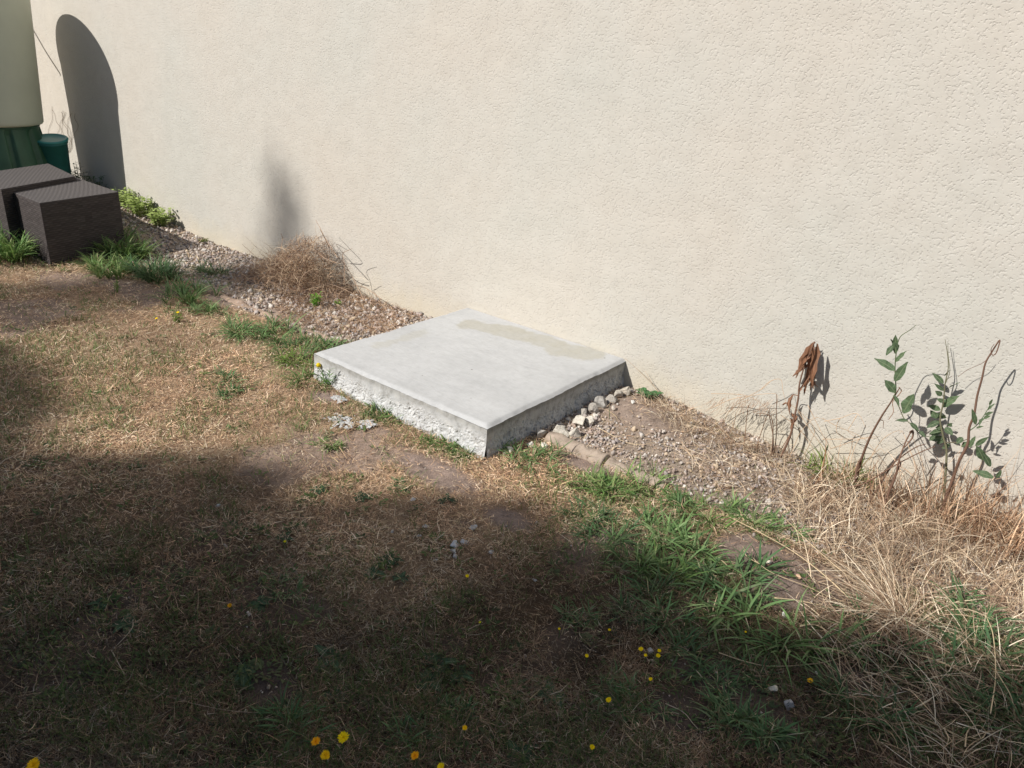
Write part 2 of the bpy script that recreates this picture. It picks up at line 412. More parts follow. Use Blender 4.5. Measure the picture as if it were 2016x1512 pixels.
# ================================================================== SLAB
def slab_warp(x, y):
    k = sstep(-0.002, -0.05, y)
    return x+k*(0.010*(fbm(x, y, 0, 5, 2, 201)-0.5)+0.005*(fbm(x, y, 0, 32, 3, 202)-0.5)), y+k*(0.010*(fbm(x, y, 0, 5, 2, 203)-0.5)+0.005*(fbm(x, y, 0, 32, 3, 204)-0.5))
def build_slab():
    t = thing("concrete_slab", "low square pale grey concrete slab poured against the cream wall", "slab", (SW/2, -SD/2, 0))
    n = 150
    # ---- top sheet with rounded arris; edge drawn along grid border
    u = np.linspace(0, 1, n+1); X, Y = np.meshgrid(u*SW, -SD+u*SD*0.9985)
    x, y = X.ravel(), Y.ravel()
    e = np.minimum(np.minimum(x, SW-x), y+SD)
    z = SH+0.0016*(fbm(x, y, 0, 4, 3, 8)-0.5)*2+0.0006*(fbm(x, y, 0, 30, 3, 9)-0.5)
    chip = sstep(0.60, 0.72, fbm(x, y, 0, 16, 3, 207))*sstep(0.03, 0.0, e); z = z-0.005*chip-0.0095*sstep(0.022, 0.0, e)**1.3-0.003*sstep(0.02, 0.0, e)*fbm(x, y, 0, 25, 3, 10)
    base = np.array([0.50, 0.498, 0.486])
    m1 = fbm(x, y, 0, 5, 4, 21); m2 = fbm(x, y, 0, 26, 4, 22)
    m3 = fbm(x*1.0+0.6*y, y*2.6-0.5*x, 0, 7, 4, 24)
    c = base*(0.86+0.16*m1+0.09*(m2-0.5)+0.10*(m3-0.5))[:, None]
    c = c*(1-0.10*sstep(0.09, 0.0, e)*fbm(x, y, 0, 8, 3, 25))[:, None]
    # thin skim patches, ragged outline
    def seg_d(ax, ay, bx, by):
        dx, dy = bx-ax, by-ay; tt = np.clip(((x-ax)*dx+(y-ay)*dy)/(dx*dx+dy*dy), 0, 1)
        return np.hypot(x-ax-tt*dx, y-ay-tt*dy)
    A = [atz(px, py, SH) for px, py in ((925, 637), (990, 650), (1060, 668), (1110, 688), (1150, 697))]
    w_ = [0.072, 0.08, 0.085, 0.095, 0.11]
    k = np.zeros(len(x))
    wob = 0.08*(fbm(x, y, 0, 9, 4, 23)-0.5)+0.05*(fbm(x, y, 0, 34, 3, 26)-0.5)
    for i in range(4):
        dd = seg_d(A[i][0], A[i][1], A[i+1][0], A[i+1][1])+wob
        k = np.maximum(k, sstep(w_[i]+0.018, w_[i]-0.012, dd))
    B = [atz(px, py, SH) for px, py in ((738, 682), (790, 668), (835, 656))]
    for i in range(2):
        dd = seg_d(B[i][0], B[i][1], B[i+1][0], B[i+1][1])+wob
        k = np.maximum(k, 0.6*sstep(0.05, 0.02, dd))
    k = k*(0.6+0.6*m2)
    pc = np.array([0.415, 0.398, 0.345])
    c = c*(1-k[:, None])+pc*k[:, None]
    m, nt, b = new_mat("slab_concrete", 0.85, 0.25)
    va = N(nt, "ShaderNodeVertexColor", layer_name="Col"); tc = N(nt, "ShaderNodeTexCoord"); ob = tc.outputs["Object"]
    nn = noise_node(nt, ob, 35, 6, 0.7)
    rr = ramp(nt, nn.outputs[0], [(0.28, (0.90, 0.90, 0.90)), (0.5, (1, 1, 1)), (0.75, (1.05, 1.05, 1.06))])
    cc = mixc(nt, 1.0, va.outputs[0], rr.outputs[0], 'MULTIPLY')
    v = N(nt, "ShaderNodeTexVoronoi"); v.inputs["Scale"].default_value = 16; nt.links.new(ob, v.inputs["Vector"])
    vr = ramp(nt, v.outputs[0], [(0.06, (1, 1, 1)), (0.10, (0, 0, 0))])
    mk = noise_node(nt, ob, 7, 1, 0.5); mkr = ramp(nt, mk.outputs[0], [(0.56, (0, 0, 0)), (0.60, (1.0, 1.0, 1.0))])
    f = mixc(nt, 1.0, vr.outputs[0], mkr.outputs[0], 'MULTIPLY')
    cc = mixc(nt, f, cc, (0.20, 0.19, 0.17))
    nt.links.new(cc, b.inputs["Base Color"])
    s1 = N(nt, "ShaderNodeMapping"); s1.inputs["Scale"].default_value = (1, 3.5, 1); s1.inputs["Rotation"].default_value = (0, 0, 0.5); nt.links.new(ob, s1.inputs[0])
    nb = noise_node(nt, s1.outputs[0], 14, 5, 0.6); nb2 = noise_node(nt, ob, 170, 4, 0.6)
    bn = bump(nt, nb.outputs[0], 0.4, 0.004); bn = bump(nt, nb2.outputs[0], 0.35, 0.0008, bn)
    nt.links.new(bn, b.inputs["Normal"])
    i = np.arange(n); I, J = np.meshgrid(i, i); a = (J*(n+1)+I).ravel()
    Q = np.stack([a, a+1, a+n+2, a+n+1], 1)
    x, y = slab_warp(x, y)
    mesh_obj("top_surface", np.stack([x, y, z], 1), Q, m, t, c, True, loc=(SW/2, -SD/2, 0))
    # ---- the three cast sides, honeycombed towards the bottom
    def side(P0, P1, nrm, seed, label):
        L = math.hypot(P1[0]-P0[0], P1[1]-P0[1]); nu, nv = int(L/0.0035), 58
        U, Vv = np.meshgrid(np.linspace(0, 1, nu+1), np.linspace(0, 1, nv+1)); U, Vv = U.ravel(), Vv.ravel()
        zt = SH-0.0105-0.003*fbm(P0[0]+U*(P1[0]-P0[0]), P0[1]+U*(P1[1]-P0[1]), 0, 25, 3, 10)-0.0
        zz = -0.05+(zt+0.05)*Vv
        x = P0[0]+U*(P1[0]-P0[0]); y = P0[1]+U*(P1[1]-P0[1])
        s = U*L
        hh = zz/SH
        rough = sstep(0.78, 0.35, hh+0.5*(fbm(s, zz, 0, 9, 3, seed)-0.5))
        big = (fbm(s, zz, 0, 22, 3, seed+1)-0.5)*0.014
        sm = (fbm(s, zz, 0, 150, 3, seed+2, 0.6)-0.5)*0.0085
        pit = -0.0055*sstep(0.60, 0.78, fbm(s, zz, 0, 60, 2, seed+3))
        d = rough*(big+sm+pit)+0.003*(fbm(s, zz, 0, 6, 2, seed+4)-0.5)+0.0006*fbm(s, zz, 0, 80, 2, seed+5)
        d = d*sstep(0, 0.02, zt-zz)                                  # welded to the top edge
        endw = sstep(0, 0.012, s)*sstep(0, 0.012, L-s)
        ex = d*endw+ (0.008*rough*sstep(0.5, 0, hh))
        wx, wy = slab_warp(x, y); x = wx+nrm[0]*ex; y = wy+nrm[1]*ex
        c = np.array([0.45, 0.45, 0.44])*(0.78 if nrm[0] > 0 else 1.0)*(1-0.0*rough[:, None])+np.array([0.07, 0.07, 0.07])*rough[:, None]*1.0  # right-hand face darker: its shade is put into the colour
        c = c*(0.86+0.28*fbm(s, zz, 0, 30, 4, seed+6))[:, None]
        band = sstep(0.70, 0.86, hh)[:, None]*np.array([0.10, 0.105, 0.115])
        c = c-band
        I, J = np.meshgrid(np.arange(nu), np.arange(nv)); a = (J*(nu+1)+I).ravel()
        Q = np.stack([a, a+1, a+nu+2, a+nu+1], 1)
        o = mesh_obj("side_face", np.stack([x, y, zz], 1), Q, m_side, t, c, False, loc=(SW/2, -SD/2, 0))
        if label: o["label"] = label
    m_side = stone_mat("cast_side", 140, 0.0015, 30)
    side((0, -SD), (SW, -SD), (0, -1), 50, "rough white honeycombed side facing the lawn")
    side((SW, -SD), (SW, -0.001), (1, 0), 70, "rough grey side coloured darker for its shade beside the stones")
    side((0, -0.001), (0, -SD), (-1, 0), 90, None)
build_slab()

# ================================================================== vegetation colour sets
STRAW = np.array([(0.62, 0.45, 0.29), (0.74, 0.58, 0.40), (0.52, 0.35, 0.22), (0.36, 0.23, 0.14), (0.80, 0.67, 0.49), (0.44, 0.29, 0.18), (0.60, 0.41, 0.26), (0.50, 0.40, 0.22)])
STRAW_PALE = np.array([(0.66, 0.52, 0.32), (0.58, 0.43, 0.26), (0.72, 0.60, 0.42), (0.50, 0.35, 0.20)])
GREEN = np.array([(0.095, 0.175, 0.045), (0.13, 0.22, 0.055), (0.08, 0.145, 0.04), (0.16, 0.245, 0.075), (0.22, 0.27, 0.10)])
def pick(pal, n, jit=0.15, r=rng):
    return pal[r.integers(0, len(pal), n)]*(1+jit*r.normal(size=(n, 1))).clip(0.5, 1.6)

# ================================================================== LAWN THATCH (nobody could count it)
def sample_ground(n, mix=0.55):
    """points on the yard: part even in area, part denser where one stands near"""
    out = []; need = n
    while need > 0:
        k = int(need*1.6)+1000
        k1 = int(k*mix)
        px = rng.uniform(-160, 2176, k1); py = rng.uniform(380, 1640, k1)
        dx = RIGHT[0]*(px-1008)/FPX+DOWN[0]*(py-756)/FPX+FWD[0]; dy = RIGHT[1]*(px-1008)/FPX+DOWN[1]*(py-756)/FPX+FWD[1]; dz = RIGHT[2]*(px-1008)/FPX+DOWN[2]*(py-756)/FPX+FWD[2]
        t = -CAM[2]/dz
        x = np.concatenate([CAM[0]+t*dx, rng.uniform(-5.3, 3.6, k-k1)]); y = np.concatenate([CAM[1]+t*dy, rng.uniform(-3.5, 0, k-k1)])
        px_, py_, Z = project(np.stack([x, y, 0*x], 1))
        ok = (y < -0.004) & (y > -3.8) & (x > -5.6) & (x < 3.8) & ~on_slab(x, y, 0.004) & (Z > 0.5) & (px_ > -260) & (px_ < 2280) & (py_ < 1760) & (py_ > 300)
        x, y = x[ok], y[ok]; out.append(np.stack([x, y], 1)); need -= len(x)
    return np.concatenate(out)[:n]

def build_thatch():
    P = sample_ground(430000); x, y = P.T
    gr, soil = zone_gravel(x, y), zone_soil(x, y)
    n1 = fbm(x, y, 0, 2.2, 3, 61); n2 = fbm(x, y, 0, 11, 3, 62)
    dens = 1.0-np.maximum(gr*0.88, soil*0.93); dens = dens*(0.45+0.9*sstep(0.3, 0.55, n2))
    # dead brown mat left of the slab, lying on the gravel
    mat = sstep(0.55, 0.1, np.hypot((x+0.42)/0.55, (y+0.30)/0.36)); dens = np.maximum(dens, mat*0.8)
    k = rng.random(len(x)) < dens; x, y, n1, n2 = x[k], y[k], n1[k], n2[k]; n = len(x)
    dist = np.hypot(x-CAM[0], y-CAM[1])
    L = (rng.gamma(3.2, 0.0052, n)*(1+1.8*(rng.random(n) < 0.07))).clip(0.006, 0.07); W = rng.uniform(0.0009, 0.0022, n)*(0.7+0.25*dist)
    a0 = rng.uniform(0.95, 1.58, n); a1 = a0+rng.normal(0.15, 0.40, n)
    pal = pick(STRAW, n, 0.2)
    pal *= (0.50+1.05*n1)[:, None]
    red = sstep(0.45, 0.6, fbm(x, y, 0, 4, 2, 64))[:, None]; pal = pal*(1-0.35*red)+pal*np.array([0.92, 0.72, 0.62])*0.35*red
    pal = pal*(1-0.86*foreground_shade(x, y)*(1-0.75*rng.random(n)**3)*(0.55+0.75*fbm(x, y, 0, 8, 3, 66)))[:, None]
    z = gz(x, y)+rng.uniform(0.0, 0.012, n)
    V, Q, C = blades(np.stack([x, y, z], 1), rng.uniform(0, 2*math.pi, n), L, W, a0, a1, pal, 2, rng.normal(0, 0.9, n), twist=rng.uniform(-0.8, 0.8, n))
    o = mesh_obj("dry_grass", V, Q, M_STRAW, None, C)
    tag(o, "short brown dried lawn thatch covering the yard", "dry grass", kind="stuff")
build_thatch()

def build_green_lawn():
    P = sample_ground(150000, 0.6); x, y = P.T
    px, py, _ = project(np.stack([x, y, 0*x], 1))
    n1 = fbm(x, y, 0, 3.0, 3, 71); n2 = fbm(x, y, 0, 14, 3, 72)
    f = sstep(0.47, 0.66, n1*0.55+n2*0.45)*0.8
    # patches of living grass (world discs)
    for cx, cy, r, s in LAWN_PATCH:
        f = np.maximum(f, s*sstep(1.2, 0.35, np.hypot(x-cx, y-cy)/r+0.9*(n2-0.5)))
    f = f*(1-zone_soil(x, y)*0.9)*(1-0.93*zone_gravel(x, y))
    k = rng.random(len(x)) < f; x, y = x[k], y[k]; n = len(x)
    dist = np.hypot(x-CAM[0], y-CAM[1])
    L = rng.gamma(5, 0.0065, n).clip(0.012, 0.075); W = rng.uniform(0.0014, 0.0026, n)*(0.75+0.2*dist)
    a0 = rng.uniform(0.05, 0.9, n); a1 = a0+rng.uniform(0.1, 1.2, n)
    c = pick(GREEN, n, 0.2); olive = np.array([0.17, 0.19, 0.07]); q = (rng.random(n)**2)[:, None]*0.8; c = c*(1-q)+olive*q; c = c*(1-0.4*foreground_shade(x, y))[:, None]
    V, Q, C = blades(np.stack([x, y, gz(x, y)], 1), rng.uniform(0, 2*math.pi, n), L, W, a0, a1, c, 3, rng.normal(0, 0.4, n), twist=rng.uniform(-0.6, 0.6, n))
    o = mesh_obj("lawn_grass", V, Q, M_GREEN, None, C)
    tag(o, "thin living green grass scattered through the dried lawn", "grass", kind="stuff")
LAWN_PATCH = []
for px, py, r, s in ((60, 480, .35, .9), (200, 510, .30, 1), (300, 540, .18, 1), (380, 600, .18, .9), (520, 655, .20, .9), (600, 690, .18, .8), (640, 740, .14, .9), (440, 760, .14, .5), (560, 700, .2, .4),
                     (50, 700, .40, .9), (200, 715, .18, .95), (180, 780, .25, .8), (320, 700, .2, .6), (60, 500, .4, .8), (740, 815, .10, .9), (820, 870, .14, .6), (900, 900, .1, .6), (690, 790, .1, .3),
                     (1130, 970, .16, .8), (1230, 970, .16, .9), (1180, 1030, .16, .9), (1330, 1060, .2, .9), (1420, 1140, .14, .8), (1300, 1120, .16, .8), (1330, 1210, .15, .8), (1480, 1030, .12, .8),
                     (1560, 1250, .14, .6), (1400, 1280, .12, .7), (1880, 1240, .18, .8), (1980, 1300, .2, .9), (1720, 1400, .16, .7), (1240, 1390, .10, .8), (1500, 1440, .12, .5), (1080, 1090, .12, .5), (1330, 1290, .1, .5),
                     (250, 1110, .16, .5), (350, 1200, .2, .45), (600, 1180, .14, .5), (700, 1120, .12, .4), (560, 1430, .14, .7), (820, 1450, .12, .6), (900, 1410, .1, .6), (420, 1290, .14, .5), (230, 1300, .14, .5), (120, 1180, .2, .4), (640, 960, .1, .4), (480, 1230, .15, .4), (980, 1280, .1, .4), (1010, 1060, .1, .3), (1060, 905, .08, .7)):
    P = at(px, py); LAWN_PATCH.append((P[0], P[1], r, s))
build_green_lawn()

# ================================================================== GRAVEL
def pebble_mesh(name, x, y, size, cols, sub, label, cat, zoff=0.25, pal=None):
    n = len(x); U, F = ICO[sub]; nv = len(U)
    S = size[:, None]*np.stack([rng.uniform(0.8, 1.3, n), rng.uniform(0.65, 1.0, n), rng.uniform(0.4, 0.75, n)], 1)
    R = rand_rot(n)
    # lumpy: every pebble gets its own noise
    K = U[None]*(1+0.18*rng.normal(size=(n, nv)))[:, :, None]*S[:, None, :]
    K = np.einsum('nij,nvj->nvi', R, K)
    V = K+np.stack([x, y, gz(x, y)+size*zoff], 1)[:, None, :]
    T = (F[None]+(np.arange(n)*nv)[:, None, None]).reshape(-1, 3)
    C = np.repeat(cols, nv, 0)
    o = mesh_obj(name, V.reshape(-1, 3), T, M_PEBBLE, None, C, True)
    tag(o, label, cat, kind="stuff")
PEB = np.array([(0.50, 0.44, 0.38), (0.40, 0.33, 0.28), (0.58, 0.53, 0.47), (0.33, 0.28, 0.24), (0.42, 0.33, 0.28), (0.29, 0.25, 0.23), (0.48, 0.38, 0.27), (0.38, 0.33, 0.30), (0.36, 0.28, 0.23)])
def build_gravel():
    # right of the slab
    n = 15000; x = rng.uniform(SW+0.01, 3.1, n); y = rng.uniform(-0.80, -0.005, n)
    f = zone_gravel(x, y)*(1-0.95*zone_soil(x, y))*(0.40+0.60*sstep(0.38, 0.62, fbm(x, y, 0, 4, 4, 81)))
    k = rng.random(n) < f; x, y = x[k], y[k]
    pebble_mesh("gravel", x, y, rng.gamma(3.5, 0.0014, len(x)).clip(0.0022, 0.013), pick(PEB, len(x), 0.12), 1, "pale gravel strip between the edging and the wall right of the slab", "gravel")
    n = 17000; x = rng.uniform(-4.6, -0.01, n); y = rng.uniform(-0.85, -0.005, n)
    f = zone_gravel(x, y)*(1-0.8*zone_soil(x, y))*(0.5+0.5*sstep(0.38, 0.62, fbm(x, y, 0, 3.5, 4, 82)))
    k = rng.random(n) < f; x, y = x[k], y[k]
    pebble_mesh("gravel", x, y, rng.gamma(3.5, 0.0021, len(x)).clip(0.003, 0.018), pick(PEB, len(x), 0.12), 1, "pinkish white gravel strip along the wall left of the slab", "gravel")
    # stray chips in the lawn
    P = sample_ground(2600); x, y = P.T
    near = sstep(0.9, 0.2, np.abs(y-EDGE_Y)); s = zone_soil(x, y)
    k = rng.random(len(x)) < np.maximum(0.10+0.5*s, 0.35*near); x, y = x[k], y[k]
    pebble_mesh("loose_chips", x, y, rng.gamma(3, 0.0009, len(x)).clip(0.0015, 0.009), pick(PEB, len(x), 0.15)*1.05, 1, "stray pale stone chips scattered over earth and lawn", "stone chips", 0.5)
build_gravel()

# ================================================================== STONES
def rock(name, label, cat, P, size, col, seed, group, asp=(1, 0.85, 0.7), rz=0.0, chips=0.35, lift=0.35):
    r = np.random.default_rng(seed); U, F = ICO[3]
    V = U.copy()
    for _ in range(9):                                            # flat broken facets
        d = r.normal(size=3); d /= np.linalg.norm(d); c = r.uniform(0.38, 0.8)
        h = V@d; V = V-np.where(h > c, (h-c)*0.95, 0)[:, None]*d
    nn = fbm(U[:, 0]+seed, U[:, 1]+3, U[:, 2]+7, 2.2, 4, seed)-0.5
    V = V*(1+chips*nn)[:, None]*np.array(asp)*size
    V = rot_z(V, rz)
    c = np.array(col)*(0.85+0.35*fbm(U[:, 0], U[:, 1]+seed, U[:, 2], 2.5, 3, seed+5))[:, None]
    L = np.array([P[0], P[1], P[2]+size*asp[2]*lift])
    o = mesh_obj(name, V+L, F, M_STONE, None, c, False, loc=L)
    return tag(o, label, cat, group)
WHITE_ST = (0.54, 0.50, 0.43); GREY_ST = (0.36, 0.33, 0.29)
ST = [  # px, py, size, colour, label
    (1104, 858, .040, WHITE_ST, "white stone nearest the end of the edging, lowest of the row by the slab"),
    (1133, 860, .036, WHITE_ST, "rough pitted white stone between two white stones beside the slab"),
    (1142, 838, .038, WHITE_ST, "upright angular white stone leaning on the shaded slab side"),
    (1160, 834, .028, WHITE_ST, "small pale wedge stone right of the upright white one"),
    (1146, 817, .031, GREY_ST, "grey stone in the slab's shade just above the white stones"),
    (1170, 811, .033, GREY_ST, "grey brown stone third above the white group along the slab"),
    (1184, 797, .040, (0.34, 0.32, 0.29), "largest dark grey stone halfway along the slab's shaded side"),
    (1203, 790, .030, GREY_ST, "rounded grey stone touching the largest dark one"),
    (1215, 781, .028, (0.44, 0.40, 0.34), "tan grey stone second from the wall beside the slab"),
    (1229, 775, .032, (0.48, 0.43, 0.36), "tan stone at the wall end of the row by the slab"),
    (1172, 821, .015, (0.7, 0.66, 0.58), "small white pebble on earth just right of the grey stones"),
    (1208, 805, .017, (0.55, 0.49, 0.42), "small buff pebble lying on bare earth mid strip"),
    (1246, 794, .014, (0.8, 0.78, 0.72), "bright white flat sliver of stone on earth near the wall"),
    (1003, 889, .026, (0.74, 0.69, 0.58), "smooth round cream stone in grass at the slab's front corner"),
    (994, 893, .016, (0.70, 0.66, 0.56), "small cream stone left of the round one at the slab corner"),
    (1071, 881, .020, (0.62, 0.58, 0.5), "half buried pale stone in grass below the end of the edging"),
    (1044, 878, .018, (0.60, 0.57, 0.5), "small pale stone half hidden in grass by the slab side"),
    (1278, 1283, .014, (0.42, 0.39, 0.36), "round grey stone between two clumps of yellow flowers"),
    (1521, 1360, .017, (0.60, 0.55, 0.45), "oval buff stone on dark soil in the lower right"),
    (1550, 1392, .020, (0.34, 0.33, 0.33), "grey stone half sunk in dark soil in the lower right"),
    (1543, 1212, .014, (0.68, 0.66, 0.63), "white stone at the upper edge of the spiky grass tuft"),
    (1408, 1105, .010, (0.7, 0.67, 0.6), "white stone chip on the small bare mound"),
    (1512, 1108, .012, (0.62, 0.56, 0.46), "buff stone on bare earth right of the mound"),
    (1572, 1137, .012, (0.62, 0.42, 0.28), "orange tinged stone under the long straw stems"),
    (440, 592, .018, (0.74, 0.70, 0.62), "white stone on bare earth left of the dry heap"),
]
for i, (px, py, s, c, lab) in enumerate(ST):
    P = at(px, py)
    if P[0] < SW+0.55*s and P[1] > -SD: P = P+np.array([SW+0.55*s-P[0], 0, 0])
    rock("stone", lab, "stone", P, s*(1.12 if i < 10 else 0.95), c, 300+i, "stones lying by the slab and in the yard", (1.0, 0.85, 0.8), rng.uniform(0, 3), 0.45, 0.45)

# concrete crumbs left from the pour
MORT = [(895, 1074, .020, "largest grey mortar lump of the crumbs in the shaded lawn"), (915, 1069, .018, "smooth grey mortar flake right of the largest lump"), (893, 1088, .015, "grey mortar crumb just below the largest lump"), (897, 1097, .012, "lowest grey mortar crumb of the small pile"),
        (838, 1038, .012, "pale mortar crumb left of the crumb pile"), (932, 1040, .014, "grey blue mortar crumb above the crumb pile"), (813, 984, .012, "pale mortar crumb in the shade edge below the slab"), (772, 1047, .009, "single tiny mortar crumb far left of the pile"),
        (968, 1088, .010, "mortar crumb right of the pile near a bare patch"), (858, 1104, .010, "flat mortar crumb below left of the pile"), (825, 1056, .008, "tiny mortar crumb between two paler ones"), (1052, 1143, .008, "lone white crumb right of the single yellow flower"), (430, 998, .012, "grey crumb alone in the left shaded lawn")]
for i, (px, py, s, lab) in enumerate(MORT):
    rock("mortar_crumb", lab, "mortar crumb", at(px, py), s, (0.46, 0.47, 0.48), 500+i, "mortar crumbs dropped on the lawn", (1.1, 0.8, 0.5), rng.uniform(0, 3), 0.6, 0.6)

def splash(px, py, r, lab, seed):
    """thin spilt cement lying in the turf"""
    P = at(px, py); rr = np.random.default_rng(seed); n = 70; U, F = ICO[1]; g = Geo()
    for i in range(n):
        d = rr.normal(0, r*0.45, 2); d[0] *= 1.5; s = rr.uniform(0.003, 0.011); x, y = P[0]+d[0], P[1]+d[1]
        V = U*(1+0.3*rr.normal(size=(len(U), 1)))*np.array([s, s, s*0.35])+np.array([x, y, gzf(x, y)+0.008])
        g.add(V, None, F, np.array([0.56, 0.56, 0.55])*rr.uniform(0.8, 1.05))
    tag(g.obj("cement_spill", M_STONE, None, False, loc=(P[0], P[1], 0)), lab, "cement spill", kind="stuff")
splash(676, 834, 0.06, "pale crusty cement spill on the lawn left of the slab", 1)
splash(724, 836, 0.025, "small cement splash beside the slab's long lawn side", 2)
splash(667, 788, 0.02, "tiny cement splash below the slab's left corner", 3)

# ================================================================== EDGING
def build_edging():
    t = thing("round_edging", "half buried round topped concrete edging running along the gravel right of the slab", "edging", (1.4, EDGE_Y, 0))
    def piece(x0, x1, seed, r=0.040, dz=-0.012, tilt=0):
        n = 60; s = np.linspace(x0, x1, n); y = EDGE_Y-0.012+0.004*np.sin(s*9+seed)+0.0*s
        pts = np.stack([s, y, gz(s, y)+dz+tilt*(s-x0)], 1); V, Q, T, C = tube(pts, r, 28, (0.40, 0.32, 0.245))
        nn = fbm(V[:, 0], V[:, 1], V[:, 2]+5, 30, 4, seed)
        V = V+np.stack([0*nn, (nn-0.5)*0.013, (nn-0.5)*0.015], 1)
        col = np.array([0.33, 0.265, 0.21])*(0.6+0.8*nn)[:, None]
        o = mesh_obj("edging_piece", V, [Q, T], M_STONE, t, col, True, loc=(1.4, EDGE_Y, 0))
    piece(1.165, 1.455, 3, 0.042, -0.010); piece(1.468, 1.73, 9, 0.038, -0.014)
    L = at(1052, 872)
    rock("broken_edging", "grey broken concrete edging stub sticking out under the slab side", "edging", (SW+0.045, EDGE_Y-0.03, 0.0), 0.045, (0.36, 0.34, 0.31), 77, None, (0.8, 0.9, 0.8), 0.3, 0.3, 0.5)
    t2 = thing("round_edging", "earth covered concrete edging line along the gravel left of the slab", "edging", (-1.2, EDGE_Y, 0))
    s = np.linspace(-2.4, -0.05, 120); y = EDGE_Y+0.05+0*s; V, Q, T, C = tube(np.stack([s, y, gz(s, y)-0.024], 1), 0.034, 16)
    nn = fbm(V[:, 0], V[:, 1], V[:, 2]+5, 24, 4, 5); V = V+np.stack([0*nn, (nn-0.5)*0.02, (nn-0.5)*0.02], 1)
    mesh_obj("edging_piece", V, [Q, T], M_STONE, t2, np.array([0.34, 0.25, 0.19])*(0.75+0.5*nn)[:, None], True, loc=(-1.2, EDGE_Y, 0))
build_edging()

# ================================================================== RAINWATER TANK, STAND, POT, CUBES
TX, TY = -4.72, -0.70
def plastic(name, col, rough=0.5, var=0.08, sc=6):
    m, nt, b = new_mat(name, rough, 0.4); tc = N(nt, "ShaderNodeTexCoord")
    n = noise_node(nt, tc.outputs["Object"], sc, 4, 0.6)
    r = ramp(nt, n.outputs[0], [(0.3, tuple(c*(1-var) for c in col)), (0.7, tuple(min(1, c*(1+var)) for c in col))])
    nt.links.new(r.outputs[0], b.inputs["Base Color"])
    n2 = noise_node(nt, tc.outputs["Object"], 180, 3, 0.6); nt.links.new(bump(nt, n2.outputs[0], 0.15, 0.001), b.inputs["Normal"])
    return m
def build_tank():
    m = plastic("tank_plastic", (0.47, 0.49, 0.39), 0.55, 0.06, 3); mg = plastic("dark_green_plastic", (0.035, 0.095, 0.055), 0.5, 0.2, 8)
    t = thing("rain_tank", "tall beige green plastic rainwater tank standing on its green base", "water tank", (TX, TY, 0.70))
    prof = [(0.0, .695), (0.36, .695), (0.378, .70), (0.388, .712), (0.390, .73)]
    for z in np.linspace(.75, 1.70, 24): prof.append((0.390+0.053*(z-.73)/.97, z))
    prof += [(0.452, 1.715), (0.458, 1.73), (0.458, 1.76), (0.45, 1.775), (0.0, 1.775)]
    V, Q = lathe(prof, 96, (TX, TY)); mesh_obj("body", V, Q, m, t, None, True, loc=(TX, TY, .7))
    V, Q = lathe([(0, 1.805), (0.3, 1.80), (0.43, 1.79), (0.452, 1.785), (0.454, 1.778), (0.0, 1.777)], 96, (TX, TY)); mesh_obj("lid", V, Q, mg, t, None, True, loc=(TX, TY, .7))
    V, Q, T, C = tube(smooth_path([(TX+0.1, TY-0.39, .80), (TX+0.11, TY-0.45, .80), (TX+0.112, TY-0.47, .77)], 4), 0.014, 12); mesh_obj("tap", V, [Q, T], mg, t, C, True, loc=(TX, TY, .7))
    # stand: tapered skirt with tall recesses
    s = thing("tank_stand", "dark green ribbed plastic stand under the beige tank", "stand", (TX, TY, 0.1))
    seg, rows = 240, 26; th = np.arange(seg)*2*math.pi/seg
    V = []
    for i in range(rows+1):
        f = i/rows; z = 0.08+f*(0.69-0.08); r = 0.455-0.105*f
        k = sstep(0.55, 0.75, np.cos(th*12)) ; k = k*sstep(0.0, 0.12, f)*sstep(1.0, 0.9, f)
        rr = r-0.045*k*(1-0.35*f)
        V.append(np.stack([TX+rr*np.cos(th), TY+rr*np.sin(th), z+0*th], 1))
    V = np.concatenate(V); Q = []
    for i in range(rows):
        a = i*seg+np.arange(seg); b = i*seg+(np.arange(seg)+1) % seg; Q.append(np.stack([a, b, b+seg, a+seg], 1))
    mesh_obj("skirt", V, np.concatenate(Q), mg, s, None, True, loc=(TX, TY, .1))
    V, Q = lathe([(0, .6945), (0.352, .6945), (0.358, .685), (0.352, .675), (0, .675)], 96, (TX, TY)); mesh_obj("deck", V, Q, mg, s, None, True, loc=(TX, TY, .1))
    # overflow hose between wall and tank
    W1, W2 = aty(115, 140, 0), aty(66, 60, 0)
    def lit(Wp, d): return Wp+d*np.array([-SK, -1, SM])
    hp = [lit(W2, 0.02)+np.array([-0.25, 0, 0.2]), lit(W2, 0.06), lit(W2*0.5+W1*0.5, 0.14)+np.array([0, 0, -0.012]), lit(W1, 0.26), lit(W1, 0.33)+np.array([0.03, 0, -0.03])]
    V, Q, T, C = tube(smooth_path(hp, 8), 0.008, 10, (0.08, 0.08, 0.09)); g = mesh_obj("hose", V, [Q, T], M_STEM, None, C, True)
    tag(g, "thin dark overflow hose sloping between the wall and the tank", "hose")
build_tank()
